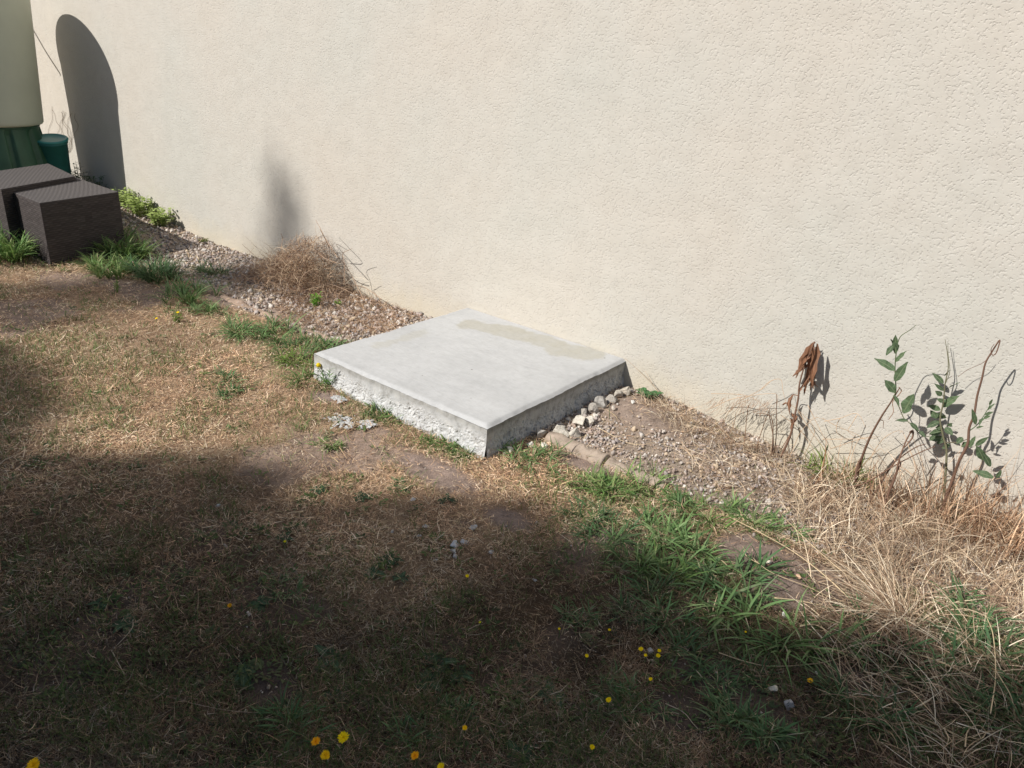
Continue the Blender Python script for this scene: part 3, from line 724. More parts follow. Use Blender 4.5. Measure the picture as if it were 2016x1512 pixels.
def build_pot():
    m = plastic("teal_plastic", (0.03, 0.16, 0.15), 0.45, 0.15, 10)
    P = atz(104, 268, 0.50); c = (P[0], P[1])
    c = (aty(104, 268, -0.30)[0], -0.30); zt = aty(104, 268, -0.30)[2]
    t = thing("garden_pot", "dark teal plastic pot with flat lid squeezed between tank stand and wall", "pot", (c[0], c[1], 0.1)); t.rotation_euler = (0.10, 0.16, 0)
    zb = gzf(*c)+0.02
    V, Q = lathe([(0, zb), (0.085, zb), (0.09, zb+0.01), (0.118, zt-0.035), (0.124, zt-0.034), (0.125, zt-0.012), (0.0, zt-0.012)], 48, c); mesh_obj("body", V, Q, m, t, None, True, loc=(c[0], c[1], .1))
    V, Q = lathe([(0, zt), (0.105, zt), (0.112, zt+0.006), (0.128, zt+0.004), (0.132, zt-0.004), (0.13, zt-0.0115), (0.0, zt-0.0115)], 48, c); mesh_obj("lid", V, Q, plastic("teal_lid", (0.045, 0.24, 0.22), 0.45, 0.1, 10), t, None, True, loc=(c[0], c[1], .1))
build_pot()

def build_cube(px_corners, ztop, zbot, label):
    """woven resin cube: body of four woven sides, woven top"""
    K = [atz(a, b, ztop)[:2] for a, b in px_corners]              # front-left, front-right, back-right, back-left
    K = np.array(K); ctr = K.mean(0)
    t = thing("wicker_cube", label, "outdoor seat", (ctr[0], ctr[1], zbot), "woven cube seats")
    m, nt, b = new_mat("woven_resin", 0.75, 0.12)
    a = N(nt, "ShaderNodeVertexColor", layer_name="Col"); nt.links.new(a.outputs[0], b.inputs["Base Color"])
    base = np.array([0.060, 0.051, 0.049])
    g = Geo()
    H = ztop-zbot
    for i in range(4):
        A, B = K[i], K[(i+1) % 4]; L = np.linalg.norm(B-A); d = (B-A)/L; nrm = np.array([d[1], -d[0]])
        nu, nv = int(L/0.0045), int(H/0.0036)
        U, Vv = np.meshgrid(np.linspace(0, L, nu+1), np.linspace(0, H, nv+1)); U, Vv = U.ravel(), Vv.ravel()
        row = np.floor(Vv/0.0145); ph = (Vv/0.0145) % 1.0
        wv = 0.4*np.sin(U/0.030*math.pi+math.pi*(row % 2))+0.5*(_hash(row, np.floor(U/0.03), row*0, 9+i)-0.5); prof = np.sqrt(np.clip(1-(2*ph-1)**2, 0, 1))
        h = 0.0035*prof*(0.35+0.65*(0.5+0.5*wv)); e = np.minimum(np.minimum(U, L-U), np.minimum(Vv, H-Vv)); h = h*sstep(0, 0.01, e)
        P = np.stack([A[0]+d[0]*U+nrm[0]*h, A[1]+d[1]*U+nrm[1]*h, zbot+Vv], 1)
        I, J = np.meshgrid(np.arange(nu), np.arange(nv)); q = (J*(nu+1)+I).ravel(); Q = np.stack([q, q+1, q+nu+2, q+nu+1], 1)
        cc = base*(0.45+1.0*prof*(0.4+0.6*(0.5+0.5*wv)))[:, None]*(0.85+0.3*_hash(row, np.floor(U/0.06), row*0, i))[:, None]
        g.add(P, Q, None, cc)
    g.obj("body", m, t, True, loc=(ctr[0], ctr[1], zbot))
    g = Geo(); n = 200
    U, Vv = np.meshgrid(np.linspace(0, 1, n+1), np.linspace(0, 1, n+1)); U, Vv = U.ravel(), Vv.ravel()
    P = (1-Vv)[:, None]*((1-U)[:, None]*K[0]+U[:, None]*K[1])+Vv[:, None]*((1-U)[:, None]*K[3]+U[:, None]*K[2])
    s = U*0.58; q_ = Vv*0.6
    row = np.floor(s/0.018); ph = (s/0.018) % 1; prof = np.sqrt(np.clip(1-(2*ph-1)**2, 0, 1)); wv = np.sin(q_/0.030*math.pi+math.pi*(row % 2))
    h = 0.003*prof*(0.5+0.5*(0.5+0.5*wv)); e = np.minimum(np.minimum(U, 1-U), np.minimum(Vv, 1-Vv)); h = h*sstep(0, 0.02, e)+0.0005
    q = np.arange(n); I, J = np.meshgrid(q, q); q = (J*(n+1)+I).ravel(); Q = np.stack([q, q+1, q+n+2, q+n+1], 1)
    cc = np.array([0.10, 0.09, 0.086])*(0.6+0.6*prof*(0.5+0.5*(0.5+0.5*wv)))[:, None]
    g.add(np.stack([P[:, 0], P[:, 1], ztop+h], 1), Q, None, cc); g.obj("seat_top", m, t, True, loc=(ctr[0], ctr[1], zbot))
build_cube([(78, 400), (233, 378), (145, 348), (15, 375)], 0.415, 0.0, "dark brown woven cube seat in front, standing in tall grass")
build_cube([(2, 373), (148, 347), (95, 322), (-60, 345)], 0.45, 0.03, "dark brown woven cube seat behind, against the green tank stand")

# ================================================================== GRASS TUFTS
def tuft(px, py, R, label, n=None, wid=0.0045, pal=GREEN, flat=1.0, seed=0, dry=0.1, cat="grass tuft", name="grass_tuft", group="green grass tufts in the yard", H=1.0, P=None):
    r = np.random.default_rng(1000+seed); P = at(px, py) if P is None else np.array(P)
    n = n or int(80+820*R)
    nb = max(3, n//12); cph = r.uniform(0, 2*math.pi, nb); crr = R*(0.5+0.5*r.random())*np.sqrt(r.random(nb))*(1+0.35*np.sin(2*cph+seed)); cx = P[0]+crr*np.cos(cph)*1.15; cy = P[1]+crr*np.sin(cph)*0.9
    k = r.integers(0, nb, n); x = cx[k]+r.normal(0, 0.006, n); y = cy[k]+r.normal(0, 0.006, n)
    ok = ~on_slab(x, y, 0.005) & (y < -0.004); x, y, k = x[ok], y[ok], k[ok]; n = len(x)
    outw = np.arctan2(y-P[1], x-P[0]); phi = outw+r.normal(0, 1.3, n)
    L = R*r.uniform(0.45, 1.05, n)*1.0; L = np.minimum(L, 0.28)
    W = wid*1.35*r.uniform(0.4, 1.25, n)
    a0 = r.uniform(0.35, 1.4, n)*flat/H; a1 = a0+r.uniform(0.5, 1.5, n)
    c = pick(pal, n, 0.18, r); br = (r.random(n) < dry); c[br] = pick(STRAW_PALE, int(br.sum()), 0.1, r)*0.8; W = np.where(br, W*0.55, W); L = np.where(br, L*0.75, L)
    V, Q, C = blades(np.stack([x, y, gz(x, y)-0.002], 1), phi, L, W, a0, a1, c, 6, r.normal(0, 0.35, n), tipcol=c*1.15+0.01, basecol=c*0.8+np.array([0.04, 0.03, 0.01]), twist=r.uniform(-0.5, 0.5, n), prof=[0.6, 0.95, 1.0, 0.92, 0.72, 0.42, 0.05])
    # keep blades out of the slab and the wall
    bad = on_slab(V[:, 0], V[:, 1], 0.002) & (V[:, 2] < SH)
    dl, db = V[:, 0], V[:, 1]
    left = bad & (V[:, 0] < 0.15) & (V[:, 0] < V[:, 1]+SD); right = bad & (V[:, 0] > SW-0.2) & ((SW-V[:, 0]) < (V[:, 1]+SD)); rest = bad & ~left & ~right
    V[left, 0] = -0.003; V[right, 0] = SW+0.012; V[rest, 1] = -SD-0.012; V[:, 1] = np.minimum(V[:, 1], -0.003)
    o = mesh_obj(name, V, Q, M_GREEN, None, C, False, loc=(P[0], P[1], P[2]))
    return tag(o, label, cat, group)
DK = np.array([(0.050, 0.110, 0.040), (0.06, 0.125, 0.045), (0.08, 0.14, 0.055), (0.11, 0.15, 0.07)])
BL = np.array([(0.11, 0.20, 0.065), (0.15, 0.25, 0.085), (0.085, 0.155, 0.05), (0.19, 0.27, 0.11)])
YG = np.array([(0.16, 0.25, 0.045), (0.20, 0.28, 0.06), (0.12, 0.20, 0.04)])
TUFTS = [
    (1045, 905, .13, "green grass tuft at the foot of the slab's front corner", .0050, BL, 0.05),
    (1150, 955, .13, "green grass tuft just below the concrete edging gap", .0048, GREEN, 0.05),
    (1205, 975, .14, "dense green tuft between the edging gap and the shade", .0042, GREEN, 0.1),
    (1275, 960, .15, "tall sunlit tuft at the right end of the concrete edging", .0038, GREEN, 0.15),
    (1150, 1020, .11, "dark shaded tuft below the edging, lowest on the shade line", .0036, DK, 0.1),
    (1195, 1050, .12, "dark fine tuft in shade left of the bright tuft", .0034, DK, 0.1),
    (1345, 1010, .12, "green tuft on gravel edge above the small bare mound", .0044, BL, 0.1),
    (1395, 1015, .13, "spreading green tuft right of the others above the mound", .0044, GREEN, 0.1),
    (1300, 1060, .14, "bright blue green tuft left of the bare mound", .0050, BL, 0.08),
    (1345, 1090, .14, "large bright tuft touching the mound's lower left side", .0052, BL, 0.06),
    (1250, 1105, .13, "half shaded tuft left below the bright large tuft", .0044, BL, 0.08),
    (1310, 1130, .12, "low tuft under the large bright one near the mound", .0042, GREEN, 0.08),
    (1445, 1150, .15, "dark green star shaped tuft with broad blades below the mound", .0055, DK*1.25, 0.02),
    (1545, 1255, .19, "spiky pale green tuft with long broad blades on bare soil", .0058, BL, 0.15),
    (1490, 1025, .12, "green tuft among straw right of the mound", .0042, BL, 0.15),
    (1540, 1050, .10, "small green tuft crossed by a long straw stem", .0040, BL, 0.2),
    (1330, 1215, .13, "dark green tuft in shade below the low tuft", .0038, DK*1.1, 0.1),
    (1355, 1285, .10, "dark low tuft above the bare soil, right of the yellow flowers", .0034, DK, 0.1),
    (1240, 1205, .07, "small dark tuft left of the shaded row", .0030, DK, 0.1),
    (1145, 1225, .07, "small spiky tuft above the yellow flowers", .0030, DK*1.2, 0.1),
    (1245, 1390, .07, "dark tuft beside the flower near the bottom", .0034, DK, 0.1),
    (1700, 1410, .15, "large dark green tuft at the bottom right under straw", .0048, DK, 0.1),
    (1760, 1285, .14, "green blades under the fan of straw stems", .0048, DK*1.2, 0.2),
    (1900, 1225, .16, "broad bladed dark tuft right of the straw fan", .0058, DK*1.2, 0.12),
    (1970, 1320, .18, "dark leafy tuft at the right edge low in the picture", .0055, DK, 0.1),
    (2000, 1420, .16, "dark tuft in the lower right corner", .0050, DK, 0.1),
    (1510, 1450, .09, "grey green tuft by the sunk grey stone at the bottom", .0040, DK*1.2, 0.15),
    (1450, 1415, .09, "small grey green tuft left of the bottom tuft", .0036, DK*1.2, 0.15),
    (1490, 1335, .07, "dull tuft left of the oval buff stone", .0032, DK*1.1, 0.2),
    (1410, 1345, .07, "tiny broken tuft on dark soil", .0034, DK*1.1, 0.2),
    (205, 480, .28, "tall arching green grass in front of the woven cube", .0060, GREEN*1.1, 0.05),
    (150, 492, .22, "grass clump at the near corner of the front woven cube", .0055, GREEN*1.1, 0.05),
    (245, 505, .24, "green grass at the right foot of the front woven cube", .0060, GREEN, 0.05),
    (305, 545, .22, "dark green clump right of the cubes on the gravel edge", .0050, DK*1.2, 0.05),
    (215, 535, .20, "low grass in front of the tall arching clump", .0050, GREEN, 0.08),
    (22, 500, .30, "bright grass at the left edge beside the cubes", .0060, GREEN*1.25, 0.03),
    (-25, 480, .28, "bright grass partly cut off at the left edge", .0060, GREEN*1.25, 0.03),
    (370, 590, .20, "green grass tuft midway between cubes and dry heap", .0048, BL, 0.05),
    (410, 615, .14, "small green tuft right below the midway tuft", .0044, BL, 0.05),
    (430, 540, .16, "dark shaded grass on gravel beyond the edging", .0040, DK, 0.05),
    (480, 655, .18, "green grass tuft left of the slab below the dry heap", .0046, BL, 0.05),
    (545, 660, .18, "green grass tuft second left from the slab corner", .0046, BL*0.9, 0.05),
    (590, 690, .15, "bluish grass tuft above the slab's left corner", .0042, BL*0.8, 0.05),
    (640, 685, .12, "leafy grass touching the slab's far left edge", .0050, BL, 0.05),
    (585, 712, .12, "yellow green grass just left of the slab corner", .0042, YG, 0.1),
    (600, 750, .13, "olive grass at the foot of the slab's left corner", .0038, GREEN, 0.2),
    (745, 815, .10, "dark green tuft at the base of the slab's lit side", .0034, GREEN*0.9, 0.1),
    (780, 822, .08, "small tuft next to the dark one at the slab's lit side", .0034, GREEN*0.9, 0.1),
    (880, 880, .07, "small green tuft at the slab's lit side near its corner", .0044, GREEN, 0.05),
    (915, 893, .07, "flat green blades at the bottom of the slab's front corner", .0044, GREEN, 0.05),
    (840, 872, .06, "tiny tuft halfway to the corner along the slab", .0036, GREEN, 0.05),
    (655, 880, .06, "tiny green tuft on dry lawn below the cement spill", .0040, GREEN, 0.1),
    (445, 745, .08, "dull leafy clump on dry lawn left of the slab", .0040, DK*1.5, 0.1),
    (452, 775, .07, "second dull clump just below the leafy one", .0040, DK*1.5, 0.1),
    (790, 960, .05, "tiny green tuft on the shade edge below the slab", .0034, DK*1.3, 0.1),
    (570, 1435, .09, "dark green tuft beside the orange flowers at the bottom", .0036, DK*1.1, 0.1),
    (815, 1450, .06, "thin green tuft behind the lone orange flower", .0034, DK*1.2, 0.1),
    (900, 1405, .05, "spiky tuft behind the small yellow flower at the bottom", .0034, DK*1.3, 0.1),
    (560, 1160, .06, "pale spiky tuft in the shaded lawn", .0030, DK*1.6, 0.3),
    (1245, 1365, .06, "wispy tuft above the bottom flower", .0028, DK*1.4, 0.3),
]
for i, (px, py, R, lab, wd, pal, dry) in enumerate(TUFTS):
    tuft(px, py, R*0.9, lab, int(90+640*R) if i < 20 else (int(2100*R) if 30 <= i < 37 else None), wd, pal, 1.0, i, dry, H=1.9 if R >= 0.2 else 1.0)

# weeds with pale light green leaves along the wall
def leaf_shape(g, base, d, up, L, W, col, fold=0.25, droop=0.3, mid=None, wav=0.0, seed=0, rows=8):
    """one lanceolate leaf with a midrib fold, added to g"""
    r = np.random.default_rng(seed); d = np.array(d, float); d /= np.linalg.norm(d)
    s = np.cross(d, up); s /= np.linalg.norm(s)+1e-9; nrm = np.cross(s, d)
    prof = lambda t: (np.sin(math.pi*t**0.8)**0.85)*(1-0.15*t)
    V, C = [], []; p = np.array(base, float); cols = np.array(col); mid = cols*1.9+0.03 if mid is None else np.array(mid)
    for i in range(rows+1):
        t = i/rows; w_ = W*max(prof(min(max(t, 0.02), 0.985)), 0.03)/2
        wv = wav*W*math.sin(t*14+seed)
        V += [p-s*w_+nrm*(fold*w_+wv), p-s*w_*0.16+nrm*0.06*w_, p-s*w_*0.05, p+s*w_*0.05, p+s*w_*0.16+nrm*0.06*w_, p+s*w_+nrm*(fold*w_-wv)]
        c2 = cols*(0.8+0.25*(i % 2)); C += [cols*r.uniform(0.85, 1.15), c2, mid, mid, c2, cols*r.uniform(0.85, 1.15)]
        d = d-np.array([0, 0, 1])*droop/rows; d /= np.linalg.norm(d); nrm = np.cross(s, d); p = p+d*L/rows
    Q = []
    for i in range(rows):
        for k in range(5):
            a = i*6+k; Q.append((a, a+1, a+7, a+6))
    g.add(np.array(V), np.array(Q), None, np.array(C))

def small_weed(px, py, H, label, col, seed, n=26, R=0.07, P=None, group="low leafy weeds", lw=0.016, name="leafy_weed"):
    r = np.random.default_rng(seed); P = at(px, py) if P is None else np.array(P, float); P[1] = min(P[1], -0.03)
    t = thing(name, label, "weed", P, group); gs, gl = Geo(), Geo()
    for i in range(n):
        a = r.uniform(0, 2*math.pi); rr = R*math.sqrt(r.random()); top = np.array([P[0]+rr*math.cos(a), min(P[1]+rr*math.sin(a), -0.012), gzf(P[0], P[1])+H*r.uniform(0.4, 1)])
        b = np.array([P[0]+0.3*rr*math.cos(a), min(P[1]+0.3*rr*math.sin(a), -0.01), gzf(P[0], P[1])-0.004])
        V, Q, T, C = tube(smooth_path([b, (b+top)/2+r.normal(0, 0.004, 3), top], 3), [0.0014]*4+[0.001]*3, 4, np.array(col)*1.2, False) if True else None
        gs.add(V, Q, T, C)
        for k in range(4):
            f = r.uniform(0.35, 1.0); q = b+(top-b)*f; aa = r.uniform(0, 2*math.pi)
            leaf_shape(gl, q, (math.cos(aa), -abs(math.sin(aa)) if q[1] > -0.03 else math.sin(aa), 0.45), (0, 0, 1), lw*r.uniform(0.7, 1.4), lw*0.75, np.array(col)*r.uniform(0.75, 1.3), 0.2, 0.5, None, 0, seed*50+i*4+k, 4)
    tag(gs.obj("stem", M_GREEN, t, False, loc=P), kind="stuff"); tag(gl.obj("foliage", M_GREEN, t, False, loc=P), kind="stuff")
LG = (0.34, 0.42, 0.13)
small_weed(246, 412, .14, "light green bushy weed at the wall beside the tank's shadow", LG, 1, 60, .13, P=(-3.86, -0.10, gzf(-3.86, -.08)), lw=0.034)
small_weed(285, 420, .17, "tallest light green weed against the sunlit wall left", LG, 2, 70, .14, P=(-3.55, -0.11, gzf(-3.55, -.09)), lw=0.036)
small_weed(320, 432, .15, "light green weed at the wall, rightmost of the three", LG, 3, 60, .12, P=(-3.22, -0.12, gzf(-3.24, -.1)), lw=0.034)
small_weed(150, 360, .16, "dark green weed in the tank's shadow at the wall", (0.06, 0.11, 0.03), 4, 26, .12, P=(-4.35, -0.10, gzf(-4.35, -.1)), lw=0.026)
small_weed(125, 330, .26, "tall dark weed behind the woven cubes beside the pot", (0.04, 0.08, 0.025), 5, 46, .13, P=(-4.62, -0.12, gzf(-4.62, -.12)), lw=0.028)
small_weed(620, 585, .10, "bright green weed in front of the dry heap", (0.14, 0.30, 0.035), 6, 22, .035, lw=0.018, P=at(622, 605))
small_weed(668, 602, .04, "tiny bright green weed right of the one in the dry heap", (0.14, 0.30, 0.035), 7, 10, .025, lw=0.014)
small_weed(402, 470, .04, "small moss green cushion at the wall base on gravel", (0.15, 0.17, 0.04), 8, 30, .05, P=(-2.68, -0.06, gzf(-2.68, -.06)), lw=0.010)
small_weed(1278, 785, .05, "small broad leaved green weed at the wall right of the slab", (0.07, 0.17, 0.06), 9, 9, .04, lw=0.034)
small_weed(350, 635, .05, "wispy weed with yellow buds in the dry lawn left", (0.14, 0.19, 0.04), 10, 16, .04, lw=0.014)
small_weed(230, 575, .10, "thin upright light green weed before the gravel", (0.16, 0.26, 0.05), 11, 6, .02, lw=0.018)

# flat broad leaved rosettes in the lawn
def rosette(px, py, R, label, seed, col=(0.045, 0.085, 0.04)):
    P = at(px, py); r = np.random.default_rng(seed); g = Geo(); n = r.integers(8, 13)
    for i in range(n):
        a = i*2.4+r.normal(0, 0.25); leaf_shape(g, P+np.array([0, 0, 0.004]), (math.cos(a), math.sin(a), r.uniform(0.15, 0.55)), (0, 0, 1), R*r.uniform(0.6, 1.0), R*r.uniform(0.3, 0.42), np.array(col)*r.uniform(0.8, 1.3), 0.25, 0.7, None, 0.06, seed*31+i, 8)
    o = g.obj("weed_rosette", M_GREEN, None, False, loc=P); tag(o, label, "weed", "flat leaf rosettes in the shaded lawn")
for i, (px, py, R, lab) in enumerate(((765, 1105, .06, "flat broad leaved rosette left below the mortar crumbs"), (735, 1130, .05, "grey green rosette with long leaves beside the broad one"), (650, 1300, .07, "grey green rosette in the middle of the shaded lawn"), (860, 1310, .07, "dark rosette with lobed leaves in the lower middle"),
        (905, 1330, .05, "small rosette right of the lobed one"), (845, 1345, .06, "pale broad leaf weed just below the lobed rosette"), (1085, 1370, .06, "dark rosette left of the bottom flower tuft"), (630, 965, .05, "dusty rosette on the shade edge left"), (712, 980, .05, "greyish rosette on the shade edge below the slab"),
        (880, 985, .05, "dark rosette right of the greyish one on the shade edge"), (250, 1230, .06, "dark green rosette far left in the shade"), (510, 1190, .05, "dull rosette left of centre in the shade"), (1020, 1490, .06, "leafy rosette at the bottom edge near the middle"), (480, 1330, .05, "flat rosette low left in the shade"),
        (660, 1370, .05, "bright edged rosette above the yellow flowers"), (200, 1190, .05, "rosette with rounded leaves far left"), (560, 1060, .05, "low rosette with a bud above centre left"), (790, 1140, .04, "curled leaf rosette above centre"))):
    rosette(px, py, R, lab, 40+i)

# ================================================================== FLOWERS
def flower(px, py, R, label, seed, col=(0.80, 0.58, 0.02), h=0.035, npet=26):
    r = np.random.default_rng(900+seed)
    P = at(px, py, h); G_ = np.array([P[0], P[1], gzf(P[0], P[1])]); t = thing("yellow_flower", label, "flower", G_, "yellow flowers in the lawn")
    top = P+np.array([0, 0, 0]); b = G_+np.array([r.normal(0, 0.006), r.normal(0, 0.006), 0])
    V, Q, T, C = tube(smooth_path([b, (b+top)/2+np.array([0.003, 0, 0]), top], 4), 0.0011, 6, (0.07, 0.12, 0.04)); g = Geo(); g.add(V, Q, T, C); g.obj("stem", M_STEM, t, True, loc=G_)
    g = Geo(); up = np.array([r.normal(0, .2), -0.35, 1.0]); up /= np.linalg.norm(up); u = np.cross(up, (1, 0, 0)); u /= np.linalg.norm(u); v = np.cross(up, u)
    for ring, (rr, el, n) in enumerate(((1.0, 0.18, npet), (0.75, 0.5, npet*2//3), (0.45, 0.95, npet//2))):
        for i in range(n):
            a = 2*math.pi*(i+r.uniform(-.3, .3))/n; d = u*math.cos(a)+v*math.sin(a); d = d*math.cos(el)+up*math.sin(el); s = np.cross(d, up); s /= np.linalg.norm(s)+1e-9
            L = R*rr*r.uniform(0.85, 1.1); w_ = R*0.20
            g.add([top-s*w_*0.3, top+s*w_*0.3, top+d*L*0.7+s*w_*0.5, top+d*L*0.7-s*w_*0.5, top+d*L+s*w_*0.35, top+d*L-s*w_*0.35], [(0, 1, 2, 3), (3, 2, 4, 5)], None, np.array(col)*r.uniform(0.85, 1.15))
    g.obj("flower_head", M_PETAL, t, False, loc=G_)
OR = (0.80, 0.38, 0.01)
FL = [(676, 1452, .0125, "largest open yellow flower near the bottom left of centre", None), (622, 1460, .010, "orange yellow flower left of the largest one", OR), (641, 1487, .0105, "yellow flower just below the largest one", (0.8, .5, .01)), (817, 1488, .0095, "lone orange flower at the bottom left of centre", OR),
      (868, 1509, .008, "yellow flower cut by the bottom edge", None), (915, 1433, .006, "small yellow flower above right of the lone orange one", (0.8, .5, .01)), (66, 1506, .013, "yellow flower in the bottom left corner", (0.8, .5, .01)), (1198, 1378, .007, "yellow flower on the dark tuft near the bottom", None),
      (1166, 1471, .006, "yellow flower by itself low in the middle", None), (1262, 1278, .0065, "upper left flower of the small yellow cluster by the grey stone", None), (1271, 1290, .0045, "lower left flower of the cluster by the grey stone", None), (1298, 1281, .005, "upper right flower of the cluster by the grey stone", None),
      (1296, 1291, .006, "lower right flower of the cluster by the grey stone", None), (1281, 1337, .005, "yellow flower below the small cluster", None), (1155, 1291, .005, "yellow flower left of the small cluster", None), (1200, 1240, .004, "tiny yellow flower above left of the cluster", None), (1101, 1238, .0035, "tiny yellow flower on a tall stem left of centre right", None),
      (1595, 1340, .007, "star shaped orange flower in the lower right", (0.8, .45, .01)), (920, 1134, .0055, "yellow flower below the mortar crumbs", None), (945, 1225, .0035, "tiny bud below the flower under the crumbs", (0.6, .55, .02)), (452, 1192, .006, "dull orange flower in the left shade", (0.6, .3, .01)),
      (561, 1066, .0045, "greenish yellow bud in the left shade edge", (0.6, .55, .02)), (308, 627, .007, "yellow flower in the dry lawn far left", None), (350, 615, .007, "yellow flower on a tall weed right of the far left one", None), (1468, 1244, .003, "yellow speck of a flower left of the spiky tuft", None), (743, 632, .003, "tiny yellow bud on the gravel behind the slab", None)]
for i, (px, py, R, lab, c) in enumerate(FL[:-1]):
    flower(px, py, R*1.1, lab, i, tuple(min(1.0, t*1.25) for t in c) if c else (1.0, 0.76, 0.01), h=0.028 if R < .008 else 0.045)

def corner_plant():
    """yellow flowered plant at the slab's left corner"""
    P = at(648, 762); r = np.random.default_rng(5); t = thing("flowering_weed", "bright green leafy weed with one yellow flower at the slab's left corner", "weed", P); gs, gl = Geo(), Geo()
    y = P[1]; tops = [(627, 722), (650, 728), (640, 738), (661, 740), (634, 745)]
    for i, (a, b) in enumerate(tops):
        T_ = aty(a, b, y+0.012*r.normal()); V, Q, T, C = tube(smooth_path([P, (P+T_)/2+r.normal(0, .004, 3), T_], 4), 0.0014, 5, (0.08, 0.16, 0.03)); gs.add(V, Q, T, C)
        for k in range(11):
            f = 0.15+0.85*k/10; q = P+(T_-P)*f; aa = r.uniform(0, 6.28); leaf_shape(gl, q, (math.cos(aa), math.sin(aa), 0.8), (0.1, 0.1, 1), 0.030*r.uniform(.7, 1.2), 0.006, (0.09, 0.20, 0.03), 0.2, 0.5, None, 0, i*20+k, 4)
    gs.obj("stem", M_STEM, t, True, loc=P); tag(gl.obj("foliage", M_GREEN, t, False, loc=P), kind="stuff")
    g = Geo(); top = aty(627, 719, y); U, F = ICO[2]; V = U*np.array([.011, .011, .012])+top; g.add(V*1.0, None, F, (0.8, 0.6, 0.02)); g.obj("flower_head", M_PETAL, t, True, loc=P)
corner_plant()

# ================================================================== HERO PLANTS ON THE RIGHT
def z6(x, y): return (1400+x/3.149, 620+y/3.149)
def pathy(pts, y0, y1=None, wob=0.0, r=rng):
    y1 = y0 if y1 is None else y1; n = len(pts)
    return [aty(*z6(*p), y0+(y1-y0)*i/max(1, n-1)+wob*r.normal()) for i, p in enumerate(pts)]
BRN = (0.17, 0.10, 0.07); RUST = (0.23, 0.115, 0.065)

def wilted_plant():
    r = np.random.default_rng(21)
    st = pathy([(430, 870), (490, 750), (515, 640), (540, 520), (548, 430), (575, 330), (615, 230), (640, 165)], -0.10, -0.065)
    P = np.array([st[0][0], st[0][1], gzf(st[0][0], st[0][1])]); st[0] = P+np.array([0, 0, -0.01])
    t = thing("wilted_plant", "dead rust brown plant with drooping curled leaves against the wall", "dead plant", P)
    V, Q, T, C = tube(smooth_path(st, 5), np.linspace(0.0055, 0.002, 36), 7, BRN); g = Geo(); g.add(V, Q, T, C)
    for a in ([(640, 165), (630, 185), (640, 240), (610, 330)], [(545, 500), (500, 500), (480, 570), (490, 620)], [(490, 740), (460, 790), (430, 840)]):
        V, Q, T, C = tube(smooth_path(pathy(a, -0.065), 4), 0.0018, 5, RUST); g.add(V, Q, T, C)
    g.obj("stem", M_STEM, t, True, loc=P)
    g = Geo()
    L = [((640, 170), (520, 390), .030), ((638, 180), (560, 450), .034), ((640, 175), (600, 470), .034), ((645, 180), (640, 460), .032), ((640, 200), (655, 400), .024), ((620, 240), (545, 330), .026), ((600, 300), (515, 385), .022),
         ((600, 360), (580, 500), .022), ((620, 380), (655, 450), .018), ((560, 420), (560, 490), .014), ((505, 500), (480, 610), .020), ((500, 610), (515, 700), .022), ((490, 640), (505, 730), .016), ((630, 300), (600, 440), .026), ((470, 560), (440, 545), .010)]
    for i, (a, b, w_) in enumerate(L):
        A = aty(*z6(*a), -0.065+0.012*r.normal()); B = aty(*z6(*b), -0.068+0.018*r.normal()); n = 9
        D = B-A; ln = np.linalg.norm(D); tan = D/ln; ph = r.uniform(0, 6.28); s = np.cross(tan, (0, 1, 0)); s /= np.linalg.norm(s); q = np.cross(tan, s)
        Vv, Cc = [], []
        for k in range(n+1):
            f = k/n; p = A+D*f+q*0.008*math.sin(f*5+ph)+s*0.006*math.sin(f*4+ph*2); w2 = w_*0.78*(0.15+math.sin(math.pi*min(f+0.04, 1)**0.9))*(1+0.25*math.sin(f*17+ph))
            tw = 0.9*math.sin(f*3+ph); sv = s*math.cos(tw)+q*math.sin(tw); nv = -s*math.sin(tw)+q*math.cos(tw)
            for e in (-1, -.5, 0, .5, 1):
                Vv.append(p+sv*w2*0.5*e+nv*w2*0.45*(abs(e)**1.5)*(1 if i % 2 else -1)); Cc.append(np.array(RUST)*(1.25 if e == 0 else r.uniform(0.75, 1.1)))
        Q = [(k*5+j, k*5+j+1, k*5+j+6, k*5+j+5) for k in range(n) for j in range(4)]
        g = Geo(); g.add(Vv, Q, None, Cc); g.obj("dead_leaf", M_STRAW, t, False, loc=P)
wilted_plant()

